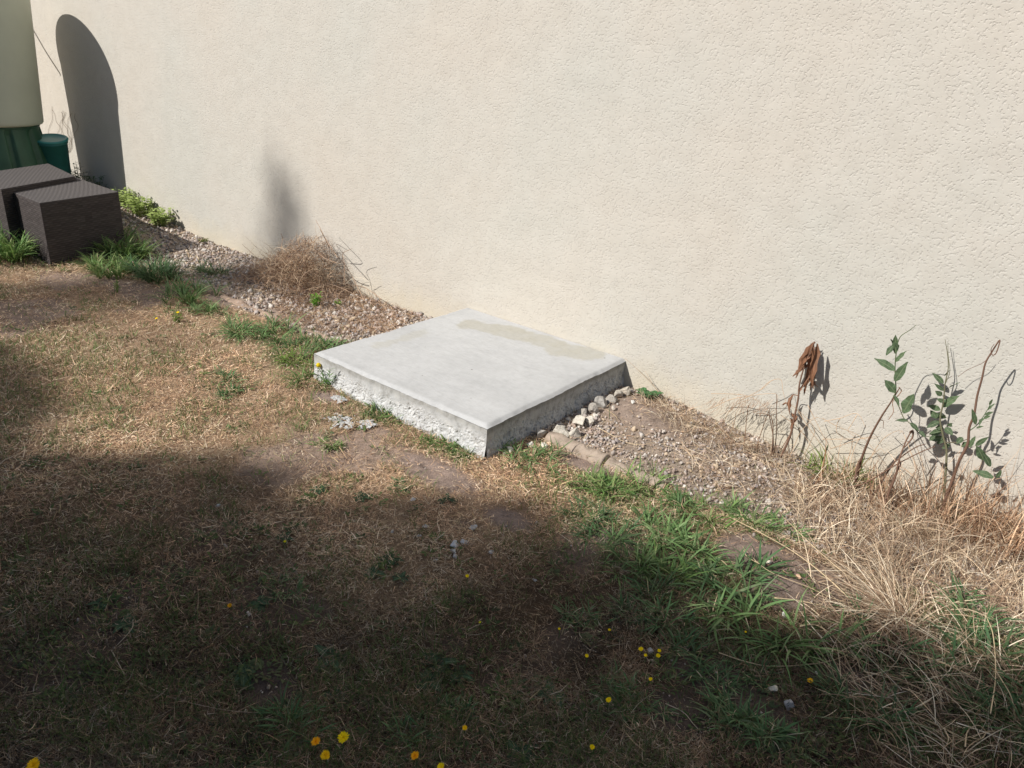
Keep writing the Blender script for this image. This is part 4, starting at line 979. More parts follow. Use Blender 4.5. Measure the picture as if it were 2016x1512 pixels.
GL = np.array((0.095, 0.140, 0.072)); GM = (0.24, 0.30, 0.17)
def rooted(q):
    """let a stem whose first point hangs above the ground grow out of it"""
    g0 = gzf(q[0][0], q[0][1])
    if q[0][2] > g0+0.012 and q[0][2] <= min(p[2] for p in q)+1e-6:
        k = q[0]-q[1]; k = k/(abs(k[2])+1e-6)*(q[0][2]-g0)*0.5
        return [np.array([q[0][0]+np.clip(k[0], -.06, .06), min(q[0][1]-0.01, -.02), g0-0.01])]+list(q)
    return q
def leafy(label, stems, leaves, yb, seed, name="leafy_plant"):
    """stems: list of (points, r0, r1, colour); leaves: (base, tip, width) in zoomed photo positions, each placed in depth at random near the stem plane"""
    r = np.random.default_rng(seed)
    S0 = pathy(stems[0][0], yb[0], yb[1]); P = np.array([S0[0][0], S0[0][1], gzf(S0[0][0], S0[0][1])])
    t = thing(name, label, "wild plant", P); g = Geo()
    for pts, r0, r1, c in stems:
        pp = smooth_path((rooted(pathy(pts, yb[0], yb[1], 0.002, r)) if r0 >= .004 else pathy(pts, yb[0], yb[1], 0.002, r)), 5)
        if pp is not None: V, Q, T, C = tube(pp, np.linspace(r0, r1, len(pp)), 7, c); g.add(V, Q, T, C)
    g.obj("stem", M_STEM, t, True, loc=P); g = Geo()
    for i, (a, b, w_) in enumerate(leaves):
        ym = yb[1]+0.006*r.normal(); A = aty(*z6(*a), ym); B = aty(*z6(*b), ym-0.022*r.uniform(0.0, 1.0)); D = B-A; L = np.linalg.norm(D)
        facing = CAM-A; facing = facing/np.linalg.norm(facing)+r.normal(0, 0.35, 3)+np.array([0, 0, 0.4])
        g = Geo(); leaf_shape(g, A, D+np.array([0, 0, 0.10*L]), facing, L, w_/3.149/430*0.72, GL*r.uniform(0.8, 1.3), 0.22, 0.2, np.array(GM)*0.75, 0.07, seed*100+i, 9); g.obj("leaf", M_GREEN, t, False, loc=P)
leafy("leafy green plant on a bent brown stem, leftmost leafy plant at the wall",
      [([(900, 1010), (930, 900), (980, 770), (1050, 640), (1115, 540), (1170, 450)], .007, .0018, BRN), ([(935, 880), (905, 940), (890, 1020)], .004, .003, BRN), ([(1120, 530), (1145, 470), (1140, 330), (1150, 220), (1170, 140), (1230, 95), (1272, 62)], .0026, .0009, (0.12, 0.16, 0.07)),
       ([(1130, 500), (1165, 570), (1195, 640), (1230, 670), (1300, 740), (1380, 760)], .0022, .0014, (0.13, 0.13, 0.08)), ([(1165, 450), (1180, 470), (1160, 500), (1125, 540), (1130, 600), (1100, 650)], .0018, .001, RUST), ([(1050, 650), (1068, 660), (1066, 700)], .0016, .001, BRN)],
      [((1140, 345), (1012, 268), 62), ((1142, 240), (1145, 120), 50), ((1128, 190), (1084, 252), 40), ((1145, 290), (1212, 222), 42), ((1140, 410), (1218, 290), 62), ((1140, 480), (1075, 402), 66), ((1135, 500), (1165, 565), 36), ((1190, 608), (1262, 488), 92), ((1220, 655), (1142, 652), 26), ((1130, 180), (1112, 148), 16), ((1160, 210), (1140, 170), 30), ((1235, 670), (1290, 720), 34), ((1390, 750), (1350, 780), 34), ((1290, 720), (1330, 760), 30)],
      (-0.12, -0.26), 31)
leafy("dense leafy green plant with bare curly tips, middle of the right wall plants",
      [([(1460, 880), (1440, 760), (1420, 650), (1440, 540), (1450, 430), (1470, 330), (1465, 240), (1450, 150)], .0045, .0009, (0.16, 0.15, 0.09)), ([(1455, 420), (1480, 350), (1470, 250), (1468, 170)], .0014, .0008, (0.15, 0.15, 0.09)), ([(1530, 385), (1590, 340), (1680, 300), (1735, 250)], .0009, .0009, BRN),
       ([(1460, 400), (1495, 378)], .001, .001, BRN), ([(1450, 790), (1530, 790), (1590, 770)], .0024, .0015, (0.14, 0.12, 0.08))],
      [((1440, 425), (1372, 358), 40), ((1455, 465), (1542, 418), 52), ((1440, 470), (1385, 425), 30), ((1430, 570), (1540, 500), 62), ((1430, 500), (1390, 470), 40), ((1420, 590), (1345, 560), 44), ((1435, 640), (1450, 620), 36), ((1400, 640), (1360, 590), 50), ((1415, 660), (1335, 700), 46), ((1430, 720), (1350, 740), 50), ((1440, 760), (1350, 775), 44),
       ((1470, 690), (1495, 670), 30), ((1450, 700), (1500, 745), 50), ((1560, 760), (1520, 800), 44), ((1600, 820), (1640, 750), 36), ((1450, 760), (1400, 800), 48), ((1590, 790), (1550, 820), 40), ((1440, 540), (1400, 520), 36), ((1430, 610), (1400, 640), 40), ((1440, 700), (1390, 700), 44), ((1480, 800), (1430, 830), 34), ((1445, 380), (1480, 340), 10)],
      (-0.07, -0.05), 32)
leafy("tall bare purple stem ending in a curled loop with leafy sprig, rightmost at the wall",
      [([(1500, 1010), (1540, 900), (1590, 800), (1600, 700), (1630, 620), (1650, 500), (1680, 390), (1700, 300), (1740, 230), (1790, 155), (1770, 230), (1745, 250), (1735, 215), (1755, 180)], .006, .0009, BRN), ([(1600, 720), (1650, 680), (1700, 610), (1745, 530)], .002, .001, (0.12, 0.17, 0.09))],
      [((1700, 620), (1750, 600), 22), ((1715, 590), (1760, 548), 22), ((1725, 560), (1745, 520), 16), ((1690, 640), (1735, 625), 22), ((1640, 680), (1618, 580), 34), ((1660, 660), (1700, 640), 18), ((1680, 640), (1660, 690), 16), ((1640, 810), (1720, 755), 36), ((1690, 900), (1645, 810), 58), ((1730, 940), (1685, 850), 44), ((1750, 1010), (1620, 965), 56), ((1770, 1010), (1800, 960), 30), ((1645, 700), (1690, 690), 16)],
      (-0.14, -0.16), 33)

def stalks(name, label, cat, paths, yb, rad, col, group=None, conv=z6):
    r = np.random.default_rng(abs(hash(label)) % 1000 if False else len(label)); g = Geo(); P0 = None
    for i, pts in enumerate(paths):
        y = yb+0.02*r.normal(); q = [aty(*conv(*p), min(y+0.01*r.normal(), -0.012)) for p in pts]
        if P0 is None: P0 = np.array([q[0][0], q[0][1], gzf(q[0][0], q[0][1])])
        if rad > .002: q = rooted(q)
        pp = smooth_path(q, 5); V, Q, T, C = tube(pp, np.linspace(rad, rad*0.45, len(pp)), 5, np.array(col)*r.uniform(0.8, 1.25)); g.add(V, Q, T, C)
    o = g.obj(name, M_STEM, None, True, loc=P0); return tag(o, label, cat, group)
stalks("dead_stem", "dark twisted dead stem leaning right between the leafy plants", "dead stem", [[(1065, 1265), (1090, 1140), (1140, 1010), (1165, 900), (1200, 800), (1235, 730)], [(1140, 1000), (1160, 950), (1175, 930), (1165, 890)], [(1235, 730), (1250, 720), (1248, 760), (1200, 820)]], -0.22, .0050, BRN, "dead stems")
stalks("dead_stem", "long dark dead stem lying slantwise up to the leafy plants", "dead stem", [[(760, 1120), (860, 1070), (960, 1040), (1110, 950), (1200, 900), (1300, 850), (1390, 815)], [(1110, 950), (1180, 880), (1270, 820), (1330, 800)]], -0.20, .0035, BRN, "dead stems")
stalks("dead_stem", "pair of thin upright dead stems left of the wilted plant", "dead stem", [[(380, 880), (385, 760), (360, 620), (365, 580)], [(390, 870), (405, 720), (405, 490)], [(380, 800), (375, 640), (290, 610), (280, 640)]], -0.12, .0028, (0.19, 0.12, 0.08), "dead stems")
stalks("dead_stem", "thin leaning dead stem furthest left in the dry growth", "dead stem", [[(270, 880), (300, 760), (335, 660), (360, 590)], [(210, 760), (220, 640), (232, 560)]], -0.12, .0024, (0.22, 0.13, 0.08), "dead stems")
stalks("dead_stem", "rusty short dead stem with dark tip right of the wilted plant", "dead stem", [[(640, 1060), (680, 990), (705, 890), (712, 800)], [(620, 1020), (690, 980), (700, 940)]], -0.2, .0030, (0.25, 0.13, 0.07), "dead stems")
g_ar = [[(0, 488), (120, 490), (215, 500), (300, 540), (360, 600)], [(0, 580), (120, 525), (250, 500), (400, 490), (408, 560)], [(300, 470), (370, 410), (432, 402), (445, 470), (470, 560)], [(180, 530), (260, 490), (330, 450), (375, 405)],
        [(560, 900), (620, 780), (640, 700), (560, 610), (500, 560)], [(540, 600), (620, 720), (700, 830), (780, 960), (850, 1050)], [(690, 640), (780, 690), (900, 740), (980, 800), (1100, 960)], [(905, 620), (870, 680), (850, 720), (900, 760)], [(430, 620), (540, 700), (640, 850), (680, 1000)],
        [(690, 770), (820, 770), (1030, 765)], [(740, 830), (860, 790), (960, 760), (1040, 755)], [(800, 640), (780, 680), (780, 730), (830, 770)], [(480, 900), (520, 800), (560, 720), (640, 640), (700, 650)], [(980, 900), (1040, 800), (1090, 750), (1150, 720), (1195, 720)],
        [(700, 660), (800, 640), (905, 612), (960, 700)], [(900, 980), (1000, 870), (1050, 830), (1080, 860)], [(600, 560), (640, 640), (700, 760), (745, 830)], [(820, 1040), (900, 1040), (980, 1020), (1100, 960)], [(860, 960), (880, 850), (920, 770), (1000, 760)],
        [(100, 760), (140, 680), (160, 600), (230, 520)], [(60, 720), (110, 600), (190, 540), (290, 520)], [(1280, 960), (1240, 860), (1190, 730), (1160, 740)], [(1330, 980), (1290, 860), (1250, 760)]]
stalks("arching_dry_grass", "thin arching straw coloured grass stems before the wall around the wilted plant", "dry grass", g_ar, -0.11, .0016, (0.50, 0.36, 0.24))
def zt(x, y): return (920+x/4.03, 700+y/4.03)
stalks("arching_dry_grass", "few thin dry stems rising from the wall foot to the slab's corner", "dry grass", [[(1610, 415), (1530, 300), (1430, 190), (1340, 100), (1250, 20)], [(1600, 400), (1480, 240), (1410, 120)], [(1550, 400), (1510, 320)]], -0.035, .0016, (0.50, 0.36, 0.24), None, zt)

# drooping seed heads of arching grass, at the wall
def seedheads():
    r = np.random.default_rng(8); g = Geo(); P0 = None
    for i in range(95):
        px, py = z6(r.uniform(0, 420), 0); x_ = (px-1400)*3.149; top = 480+60*abs(x_/420-0.5)+r.uniform(0, 90); P = aty(*z6(x_, top), -0.11+0.02*r.normal())
        if P0 is None: P0 = P
        L = r.uniform(0.02, 0.07); a = r.normal(-0.3, 0.4); q = [P, P+np.array([a*L*.4, 0, -L*.5]), P+np.array([a*L*.9, 0.0, -L])]
        V, Q, T, C = tube(smooth_path(q, 3), 0.0008, 4, np.array((0.5, 0.36, 0.26))*r.uniform(.7, 1.2), False); g.add(V, Q, T, C)
    tag(g.obj("drooping_seed_heads", M_STEM, None, True, loc=P0), "fine drooping grass seed heads hanging before the wall left of the wilted plant", "dry grass", kind="stuff")
seedheads()

# ================================================================== STRAW MASSES
def straw_mass(name, label, poly, n, Lr, Wr, a0r, a1r, pal, seed, ymax=-0.01, z0=0.0, loc=None, bias=None, seg=5, kind=None, dens=None):
    r = np.random.default_rng(seed); gp = np.array(gpoly(poly)); lo, hi = gp.min(0), gp.max(0); pts = []
    while sum(len(p) for p in pts) < n:
        x = r.uniform(lo[0], hi[0], n*2); y = r.uniform(lo[1], hi[1], n*2); ok = inpoly(x, y, gp) & (y < ymax) & ~on_slab(x, y, 0.01)
        if dens is not None: ok &= r.random(len(x)) < dens(x, y)
        pts.append(np.stack([x[ok], y[ok]], 1))
    P = np.concatenate(pts)[:n]; x, y = P.T
    phi = r.uniform(0, 2*math.pi, n) if bias is None else r.normal(bias[0], bias[1], n)
    ph = fbm(x, y, 0, 6, 2, seed+3)*8; phi = np.where(r.random(n) < 0.8, phi, ph)
    V, Q, C = blades(np.stack([x, y, gz(x, y)+r.uniform(0, z0+1e-6, n)], 1), phi, r.uniform(*Lr, n), r.uniform(*Wr, n), r.uniform(*a0r, n), r.uniform(*a1r, n), pick(pal, n, 0.18, r)*(0.7+0.6*fbm(x, y, 0, 9, 2, seed+5))[:, None], seg, r.normal(0, 0.28, n), twist=r.uniform(-1, 1, n))
    V[:, 1] = np.minimum(V[:, 1], -0.006)
    o = mesh_obj(name, V, Q, M_STRAW, None, C, False, loc=(float(x.mean()), float(y.mean()), 0)); return tag(o, label, "dry grass", None, kind)
ST2 = np.array([(0.56, 0.42, 0.28), (0.68, 0.54, 0.37), (0.40, 0.28, 0.185), (0.24, 0.155, 0.10), (0.80, 0.69, 0.52), (0.30, 0.20, 0.13)])
straw_mass("dry_grass_bank", "tall tangled dry grass bank along the wall at the right", [(1540, 960), (1640, 940), (1700, 935), (2120, 1100), (2150, 1330), (1900, 1180), (1760, 1150), (1640, 1100), (1560, 1020)], 3100, (.05, .19), (.0016, .0036), (.0, .9), (.6, 2.2), ST2, 1, kind="stuff")
straw_mass("dry_grass_bank", "low bleached straw layer between gravel and bare mound", [(1330, 880), (1440, 860), (1640, 930), (1700, 1000), (1760, 1120), (1600, 1120), (1500, 1000), (1380, 960)], 1250, (.03, .13), (.0013, .0026), (.9, 1.5), (1.2, 1.9), ST2*1.05, 2, z0=0.02, kind="stuff")
straw_mass("dry_grass_bank", "loose brown straw hiding the soil at the lower right", [(1560, 1080), (1760, 1080), (2080, 1200), (2150, 1500), (1800, 1560), (1640, 1400), (1620, 1250)], 2500, (.04, .17), (.0014, .0030), (.7, 1.5), (1.1, 1.9), ST2*0.95, 3, z0=0.025, kind="stuff")
straw_mass("dry_grass_bank", "thin orange straw at the wall foot right of the slab", [(1250, 790), (1300, 785), (1420, 845), (1560, 900), (1540, 930), (1380, 860), (1330, 860)], 1200, (.03, .12), (.0012, .0022), (.2, 1.4), (1.0, 2.0), ST2, 4, kind="stuff")
straw_mass("dry_grass_bank", "brown dead mat of stems on gravel behind the slab's left edge", [(560, 560), (700, 570), (830, 622), (770, 660), (660, 660), (540, 640)], 4200, (.02, .08), (.0014, .0024), (.9, 1.5), (1.2, 1.9), ST2*np.array([0.80, 0.68, 0.62]), 5, z0=0.012, kind="stuff")

def dry_heap():
    P = at(605, 590); P = np.array([P[0]-0.27, -0.22, gzf(P[0], -0.2)]); r = np.random.default_rng(3); n = 4800
    x = P[0]+0.03+0.22*r.normal(size=n); y = np.clip(-0.22+0.13*r.normal(size=n), -0.60, -0.02)
    hmax = 0.36*np.exp(-np.abs((x-P[0]-0.02)/0.27)**3-((y+0.16)/0.27)**2)*(0.55+0.9*fbm(x, y, 0, 9, 3, 301)); z = gz(x, y)+hmax*r.random(n)**0.7*0.9
    c = pick(np.array([(0.38, 0.25, 0.16), (0.50, 0.35, 0.23), (0.24, 0.145, 0.09), (0.62, 0.47, 0.32), (0.15, 0.09, 0.06)]), n, 0.15, r)
    V, Q, C = blades(np.stack([x, y, z], 1), r.uniform(0, 6.28, n), r.uniform(.04, .15, n), r.uniform(.0016, .0030, n), r.uniform(.1, 1.7, n), r.uniform(1.0, 2.6, n), c, 5, r.normal(0, .6, n), twist=r.uniform(-1, 1, n))
    V[:, 1] = np.minimum(V[:, 1], -0.006)
    g = Geo(); g.add(V, Q, None, C); n = 260; xx = P[0]-0.05+0.17*r.normal(size=n); yy = np.clip(-.17+.08*r.normal(size=n), -.4, -.03)
    V, Q, C = blades(np.stack([xx, yy, gz(xx, yy)+0.10*r.random(n)], 1), r.uniform(0, 6.28, n), r.uniform(.12, .30, n), r.uniform(.002, .0036, n), r.uniform(0, 1.1, n), r.uniform(.8, 2.3, n), pick(ST2, n, .15, r), 7, r.normal(0, .8, n), twist=r.uniform(-1, 1, n)); V[:, 1] = np.minimum(V[:, 1], -.008); g.add(V, Q, None, C)
    def z3(x, y): return (400+x/3.78, 280+y/3.78)
    for pts in ([(940, 790), (890, 680), (860, 620), (838, 580)], [(1000, 860), (900, 700), (870, 650)], [(490, 970), (400, 860), (290, 760)], [(580, 800), (590, 720), (582, 680)], [(1200, 1180), (1120, 1020), (1060, 920), (960, 800)], [(1050, 1060), (1050, 900), (1040, 830), (1110, 790)], [(560, 1290), (590, 1060), (610, 900)],
                [(640, 1200), (700, 1100), (760, 980), (860, 960)], [(800, 1000), (810, 900), (720, 820)], [(1000, 900), (900, 860), (820, 800), (730, 810)], [(1220, 1190), (1100, 1120), (960, 1060), (860, 1050)], [(745, 1290), (760, 1180), (720, 1100)], [(1330, 1170), (1200, 1080), (1080, 1060)]):
        q = [aty(*z3(*p), -0.17+0.04*r.normal()) for p in pts]; pp = smooth_path(q, 5); V, Q, T, C = tube(pp, np.linspace(.0026, .0012, len(pp)), 5, (0.42, 0.29, 0.2)); V[:, 1] = np.minimum(V[:, 1], -.01); g.add(V, Q, T, C)
    o = g.obj("dry_brush_heap", M_STRAW, None, False, loc=P); tag(o, "brown heap of dried stems and grass piled against the wall left of the slab", "brush heap")
dry_heap()

# long loose straws lying in the lower right
def straws(label, lines, rad, lift, seed, col=(0.62, 0.48, 0.30)):
    r = np.random.default_rng(seed); g = Geo(); P0 = None
    for ln in lines:
        q = [at(px, py, lift*r.uniform(0.5, 1.5)) for px, py in ln]
        if P0 is None: P0 = at(*ln[0])
        pp = smooth_path(q, 6); V, Q, T, C = tube(pp, np.linspace(rad, rad*0.5, len(pp))*r.uniform(.8, 1.2), 6, np.array(col)*r.uniform(.8, 1.15)); g.add(V, Q, T, C)
    tag(g.obj("straw_stem", M_STRAW, None, True, loc=P0), label, "straw", "long loose straw stems")
straws("longest pale straw crossing the bare mound to the straw fan", [[(1680, 1185), (1620, 1130), (1560, 1085), (1490, 1045), (1430, 1015)]], .0022, .035, 1)
straws("pale straw above the longest one on the mound's right", [[(1690, 1150), (1640, 1110), (1590, 1065), (1535, 1010)]], .0020, .04, 2)
straws("branched thin straw over the bare earth with a seed tip", [[(1690, 1190), (1640, 1178), (1590, 1155), (1525, 1130), (1495, 1110), (1465, 1080)], [(1495, 1110), (1470, 1095), (1462, 1075)]], .0014, .02, 3)
straws("thick short straw above the spiky tuft", [[(1525, 1177), (1570, 1182), (1635, 1196)]], .0022, .015, 4)
straws("long bent straw below the spiky tuft ending at the fan", [[(1415, 1285), (1470, 1303), (1530, 1312), (1640, 1300), (1700, 1265), (1745, 1220)]], .0018, .015, 5)
straws("curved pale straw arching right of the spiky tuft", [[(1575, 1233), (1605, 1230), (1640, 1252), (1685, 1298)]], .0018, .03, 6)
straws("long straight straw low at the right edge", [[(1790, 1283), (1850, 1303), (1920, 1335), (1985, 1375)]], .0026, .02, 7)
straws("bundle of pale straws lying at the bottom right", [[(1720, 1390), (1780, 1400), (1850, 1430), (1900, 1455)], [(1740, 1425), (1800, 1425), (1880, 1450), (1960, 1470)], [(1760, 1410), (1830, 1420), (1900, 1460)], [(1700, 1322), (1770, 1340), (1850, 1370), (1930, 1400)]], .0018, .02, 8)
straws("tall thin straw standing in the lower right tuft", [[(1950, 1405), (1960, 1330), (1955, 1250), (1940, 1210)], [(1960, 1320), (1990, 1370), (2000, 1420)]], .0016, .05, 9)
straws("straw looped in a ring near the bottom right", [[(1900, 1470), (1905, 1440), (1925, 1428), (1940, 1440), (1930, 1455), (1905, 1450)]], .0016, .03, 10)
straws("thin straw right of the flower cluster's lower tuft", [[(1310, 1385), (1345, 1402), (1365, 1425), (1382, 1443)]], .0014, .01, 11, (0.5, .4, .3))
straws("kinked pale twig in the shaded lawn at the left", [[(262, 1220), (258, 1240), (220, 1281)], [(220, 1281), (245, 1328)]], .0016, .012, 12, (0.45, .38, .28))
straws("short light brown twig on dry lawn below the slab's corner", [[(668, 880), (676, 892), (683, 903)]], .0028, .012, 13, (0.5, .34, .2))
straws("fallen faint straw line in the lower left shade", [[(275, 1345), (330, 1370), (380, 1385), (460, 1400), (560, 1405)]], .0014, .010, 14, (0.36, .28, .2))
straws("curving stems of dead grass in front of the gravel's right part", [[(1090, 868), (1180, 855)], [(1178, 842), (1230, 870), (1265, 875), (1300, 868)], [(1193, 805), (1215, 825), (1180, 832)]], .0015, .012, 15)
def fan():
    r = np.random.default_rng(44); C0 = at(1765, 1222); n = 330; g = Geo()
    phi = r.normal(math.atan2(0.25, -0.9), 0.75, n); L = r.uniform(.10, .34, n); P = np.stack([C0[0]+.025*r.normal(size=n), C0[1]+.025*r.normal(size=n), C0[2]+r.uniform(0, .02, n)], 1)
    V, Q, C = blades(P, phi, L, r.uniform(.0011, .0022, n), r.uniform(.7, 1.35, n), r.uniform(1.4, 1.85, n), pick(ST2, n, .15, r), 7, r.normal(0, .35, n), twist=r.uniform(-1, 1, n)); g.add(V, Q, None, C)
    C1 = at(1830, 1070); n = 300
    P = np.stack([C1[0]+.10*r.normal(size=n), C1[1]+.05*r.normal(size=n), C1[2]+0*r.random(n)], 1)
    V, Q, C = blades(P, r.uniform(0, 6.28, n), r.uniform(.08, .26, n), r.uniform(.0012, .0024, n), r.uniform(.1, .9, n), r.uniform(.9, 2.0, n), pick(ST2, n, .15, r), 7, r.normal(0, .5, n), twist=r.uniform(-1, 1, n))
    V[:, 1] = np.minimum(V[:, 1], -0.01)
    tag(g.obj("dry_grass_fan", M_STRAW, None, False, loc=C0), "fan of long dry stems spreading left from one root at the lower right", "dry grass")
    g = Geo(); g.add(V, Q, None, C); tag(g.obj("dry_grass_clump", M_STRAW, None, False, loc=C1), "upright bushy clump of pale dry grass below the leafy plants", "dry grass")
    C2 = at(1960, 1060); n = 420; C2[1] = min(C2[1], -.12)
    P = np.stack([C2[0]+.12*r.normal(size=n), np.clip(C2[1]+.06*r.normal(size=n), -.6, -.03), 0*r.random(n)], 1); P[:, 2] = gz(P[:, 0], P[:, 1])
    V, Q, C = blades(P, r.uniform(0, 6.28, n), r.uniform(.10, .30, n), r.uniform(.0016, .0036, n), r.uniform(.0, .6, n), r.uniform(.5, 2.2, n), pick(ST2*np.array([1, .85, .75]), n, .15, r), 7, r.normal(0, .5, n), twist=r.uniform(-1, 1, n)); V[:, 1] = np.minimum(V[:, 1], -0.01)
    g = Geo(); g.add(V, Q, None, C); tag(g.obj("dry_grass_clump", M_STRAW, None, False, loc=C2), "tall brown dry grass clump against the wall at the right edge", "dry grass")
fan()
def wall_stalks():
    r = np.random.default_rng(61); n = 460; x = np.concatenate([r.uniform(2.15, 2.5, 80), r.uniform(2.4, 3.2, 380)]); y = r.uniform(-.28, -.03, n); P = np.stack([x, y, gz(x, y)], 1); g = Geo()
    V, Q, C = blades(P, r.uniform(0, 6.28, n), r.uniform(.12, .38, n)*(0.7+0.4*(x > 2.5)), r.uniform(.0024, .0050, n), r.uniform(0, .35, n), np.where(r.random(n) < .7, r.uniform(.1, 1.2, n), r.uniform(1.2, 3.0, n)), pick(ST2*np.array([.85, .72, .66]), n, .2, r), 9, r.normal(0, 1.0, n), twist=r.uniform(-1, 1, n)); V[:, 1] = np.minimum(V[:, 1], -.008)
    g.add(V, Q, None, C); tag(g.obj("dry_stalk_thicket", M_STRAW, None, False, loc=(2.7, -.15, 0)), "thicket of tall tangled brown stalks rising in front of the wall under the leafy plants", "dry grass")
wall_stalks()
tuft(1640, 905, .16, "green grass blades behind the wilted plant at the wall foot", 170, .0036, YG*0.9, 1.0, 200, 0.25, P=(aty(1640, 905, -0.07)[0], -0.07, gzf(2.2, -.07)), H=1.8)
tuft(1700, 960, .12, "yellow green grass at the foot of the left leafy plant", 110, .0034, YG*0.9, 1.0, 201, 0.3, H=1.5)
tuft(1840, 950, .14, "green grass hidden among the straw under the leafy plants", 90, .0036, DK*1.4, 1.0, 202, 0.2, P=(2.62, -0.10, gzf(2.62, -.1)), H=1.7)

# climbing dry vine on the wall by the tank
def vine():
    r = np.random.default_rng(6); g = Geo(); P0 = aty(125, 300, -0.006)
    for k in range(9):
        p = np.array([128+r.normal(0, 6), 300.0]); q = [aty(p[0], p[1], -0.006)]
        for i in range(7):
            p = p+np.array([-1.2+r.normal(0, 5), -9-r.random()*5]); q.append(aty(p[0], p[1], -0.006))
        V, Q, T, C = tube(smooth_path(q, 3), 0.0013, 4, (0.22, 0.17, 0.12), False); g.add(V, Q, T, C)
    tag(g.obj("dry_vine", M_STEM, None, False, loc=P0), "thin dead vine tendrils climbing the wall beside the tank's shadow", "vine")
vine()

# ================================================================== TREES behind the camera: they cast the shade
def shade(u, v):
    """where tree shade lies on the ground: u, v = ground position the sun ray would reach"""
    B = np.array(BND); vb = np.interp(u, B[:, 0], B[:, 1])
    return v < vb
BND = [(-6.0, -2.2), (-1.4, -2.15), (-.75, -2.02), (-.36, -2.30), (-0.11, -2.35), (0.39, -2.02), (0.61, -1.72), (1.16, -1.42), (1.5, -1.30), (1.75, -1.27), (1.97, -1.40), (2.12, -1.36), (2.29, -1.42), (2.53, -1.36), (2.80, -1.14), (2.94, -1.02), (3.5, -.62), (6, -.3)]
def leaves_mesh(P, size, r, pal):
    n = len(P); R = rand_rot(n, r); q = np.array([(-.5, 0, 0), (0, .32, 0.06), (.6, 0, 0), (0, -.32, 0.06)])
    V = np.einsum('nij,vj->nvi', R, q)*size[:, None, None]+P[:, None, :]
    Q = np.arange(n*4).reshape(-1, 4); return V.reshape(-1, 3), Q, np.repeat(pick(pal, n, .2, r), 4, 0)
def build_broad_tree(base, clumps, label, seed, nleaf, filt, size=(.12, .2)):
    r = np.random.default_rng(seed); t = thing("garden_tree", label, "tree", base); P = []
    for (c, rad) in clumps:
        k = int(nleaf*rad**2/sum(q[1]**2 for q in clumps)); d = r.normal(size=(k, 3)); d /= np.linalg.norm(d, axis=1)[:, None]; P.append(np.array(c)+d*(rad*r.uniform(.25, 1, k)**.5)[:, None])
    P = np.concatenate(P); L = P[:, 2]/SM; u, v = P[:, 0]+SK*L, P[:, 1]+L
    jit = r.normal(0, 0.11, (len(P), 2))
    k = filt(u+jit[:, 0], v+jit[:, 1]); P = P[k]
    V, Q, C = leaves_mesh(P, r.uniform(*size, len(P)), r, GREEN); g = Geo(); g.add(V, Q, None, C); g.obj("crown", M_GREEN, t, False, loc=base)
    g = Geo(); b = np.array(base, float); fork = b+np.array([0, 0, 2.6]); V, Q, T, C = tube(smooth_path([b-np.array([0, 0, .3]), b+np.array([.05, 0, 1.2]), fork], 6), np.linspace(.32, .22, 13), 14, (0.13, .10, .075)); g.add(V, Q, T, C)
    for (c, rad) in clumps:
        V, Q, T, C = tube(smooth_path([fork, (fork+np.array(c))/2+np.array([0, 0, -.3]), np.array(c)-np.array([0, 0, rad*.3])], 6), np.linspace(.13, .03, 13), 9, (0.13, .10, .075)); g.add(V, Q, T, C)
    g.obj("trunk", M_STEM, t, True, loc=base)
def up(u, v, s):
    """point s metres back towards the sun from ground (u, v)"""
    return np.array([u, v, 0])-SUN*s
cl = []
for (u, v, s, rad) in ((1.2, -2.6, 15, 1.5), (2.6, -2.2, 14.5, 1.4), (0.0, -3.6, 15.5, 1.6), (3.6, -1.9, 15, 1.4), (2.0, -4.0, 14, 1.8), (4.4, -3.4, 15.5, 1.8), (-1.2, -4.2, 16, 1.6), (0.6, -5.4, 14.5, 1.9), (3.4, -5.4, 15, 2.0), (-1.3, -3.0, 16.5, 1.0), (5.2, -1.6, 15, 1.6), (1.9, -2.0, 15.5, 1.1), (-2.4, -3.4, 16, 1.2)):
    cl.append((up(u, v, s), rad))
HOLES = []
for px, py, rx, ry in ((1550, 1245, .13, .10), (1330, 1500, .16, .07), (1230, 1180, .05, .05), (30, 1450, .1, .12)):
    P = at(px, py); HOLES.append((P[0], P[1], rx, ry))
def filt_main(u, v):
    n = fbm(u+40, v+40, 0, 2.4, 3, 91); vb = np.interp(u, np.array(BND)[:, 0], np.array(BND)[:, 1])
    hole = np.zeros(np.shape(u), bool)
    for cx, cy, rx, ry in HOLES: hole |= ((u-cx)/rx)**2+((v-cy)/ry)**2 < 1
    hole |= (n > 0.54) & (v > vb-0.45)
    return (v < vb+0.3*(n-0.5)) & ~hole
build_broad_tree((-3.9, -14.2, 0), cl, "broad leaved garden tree behind the viewer shading the near lawn", 5, 70000, filt_main, (.16, .30))
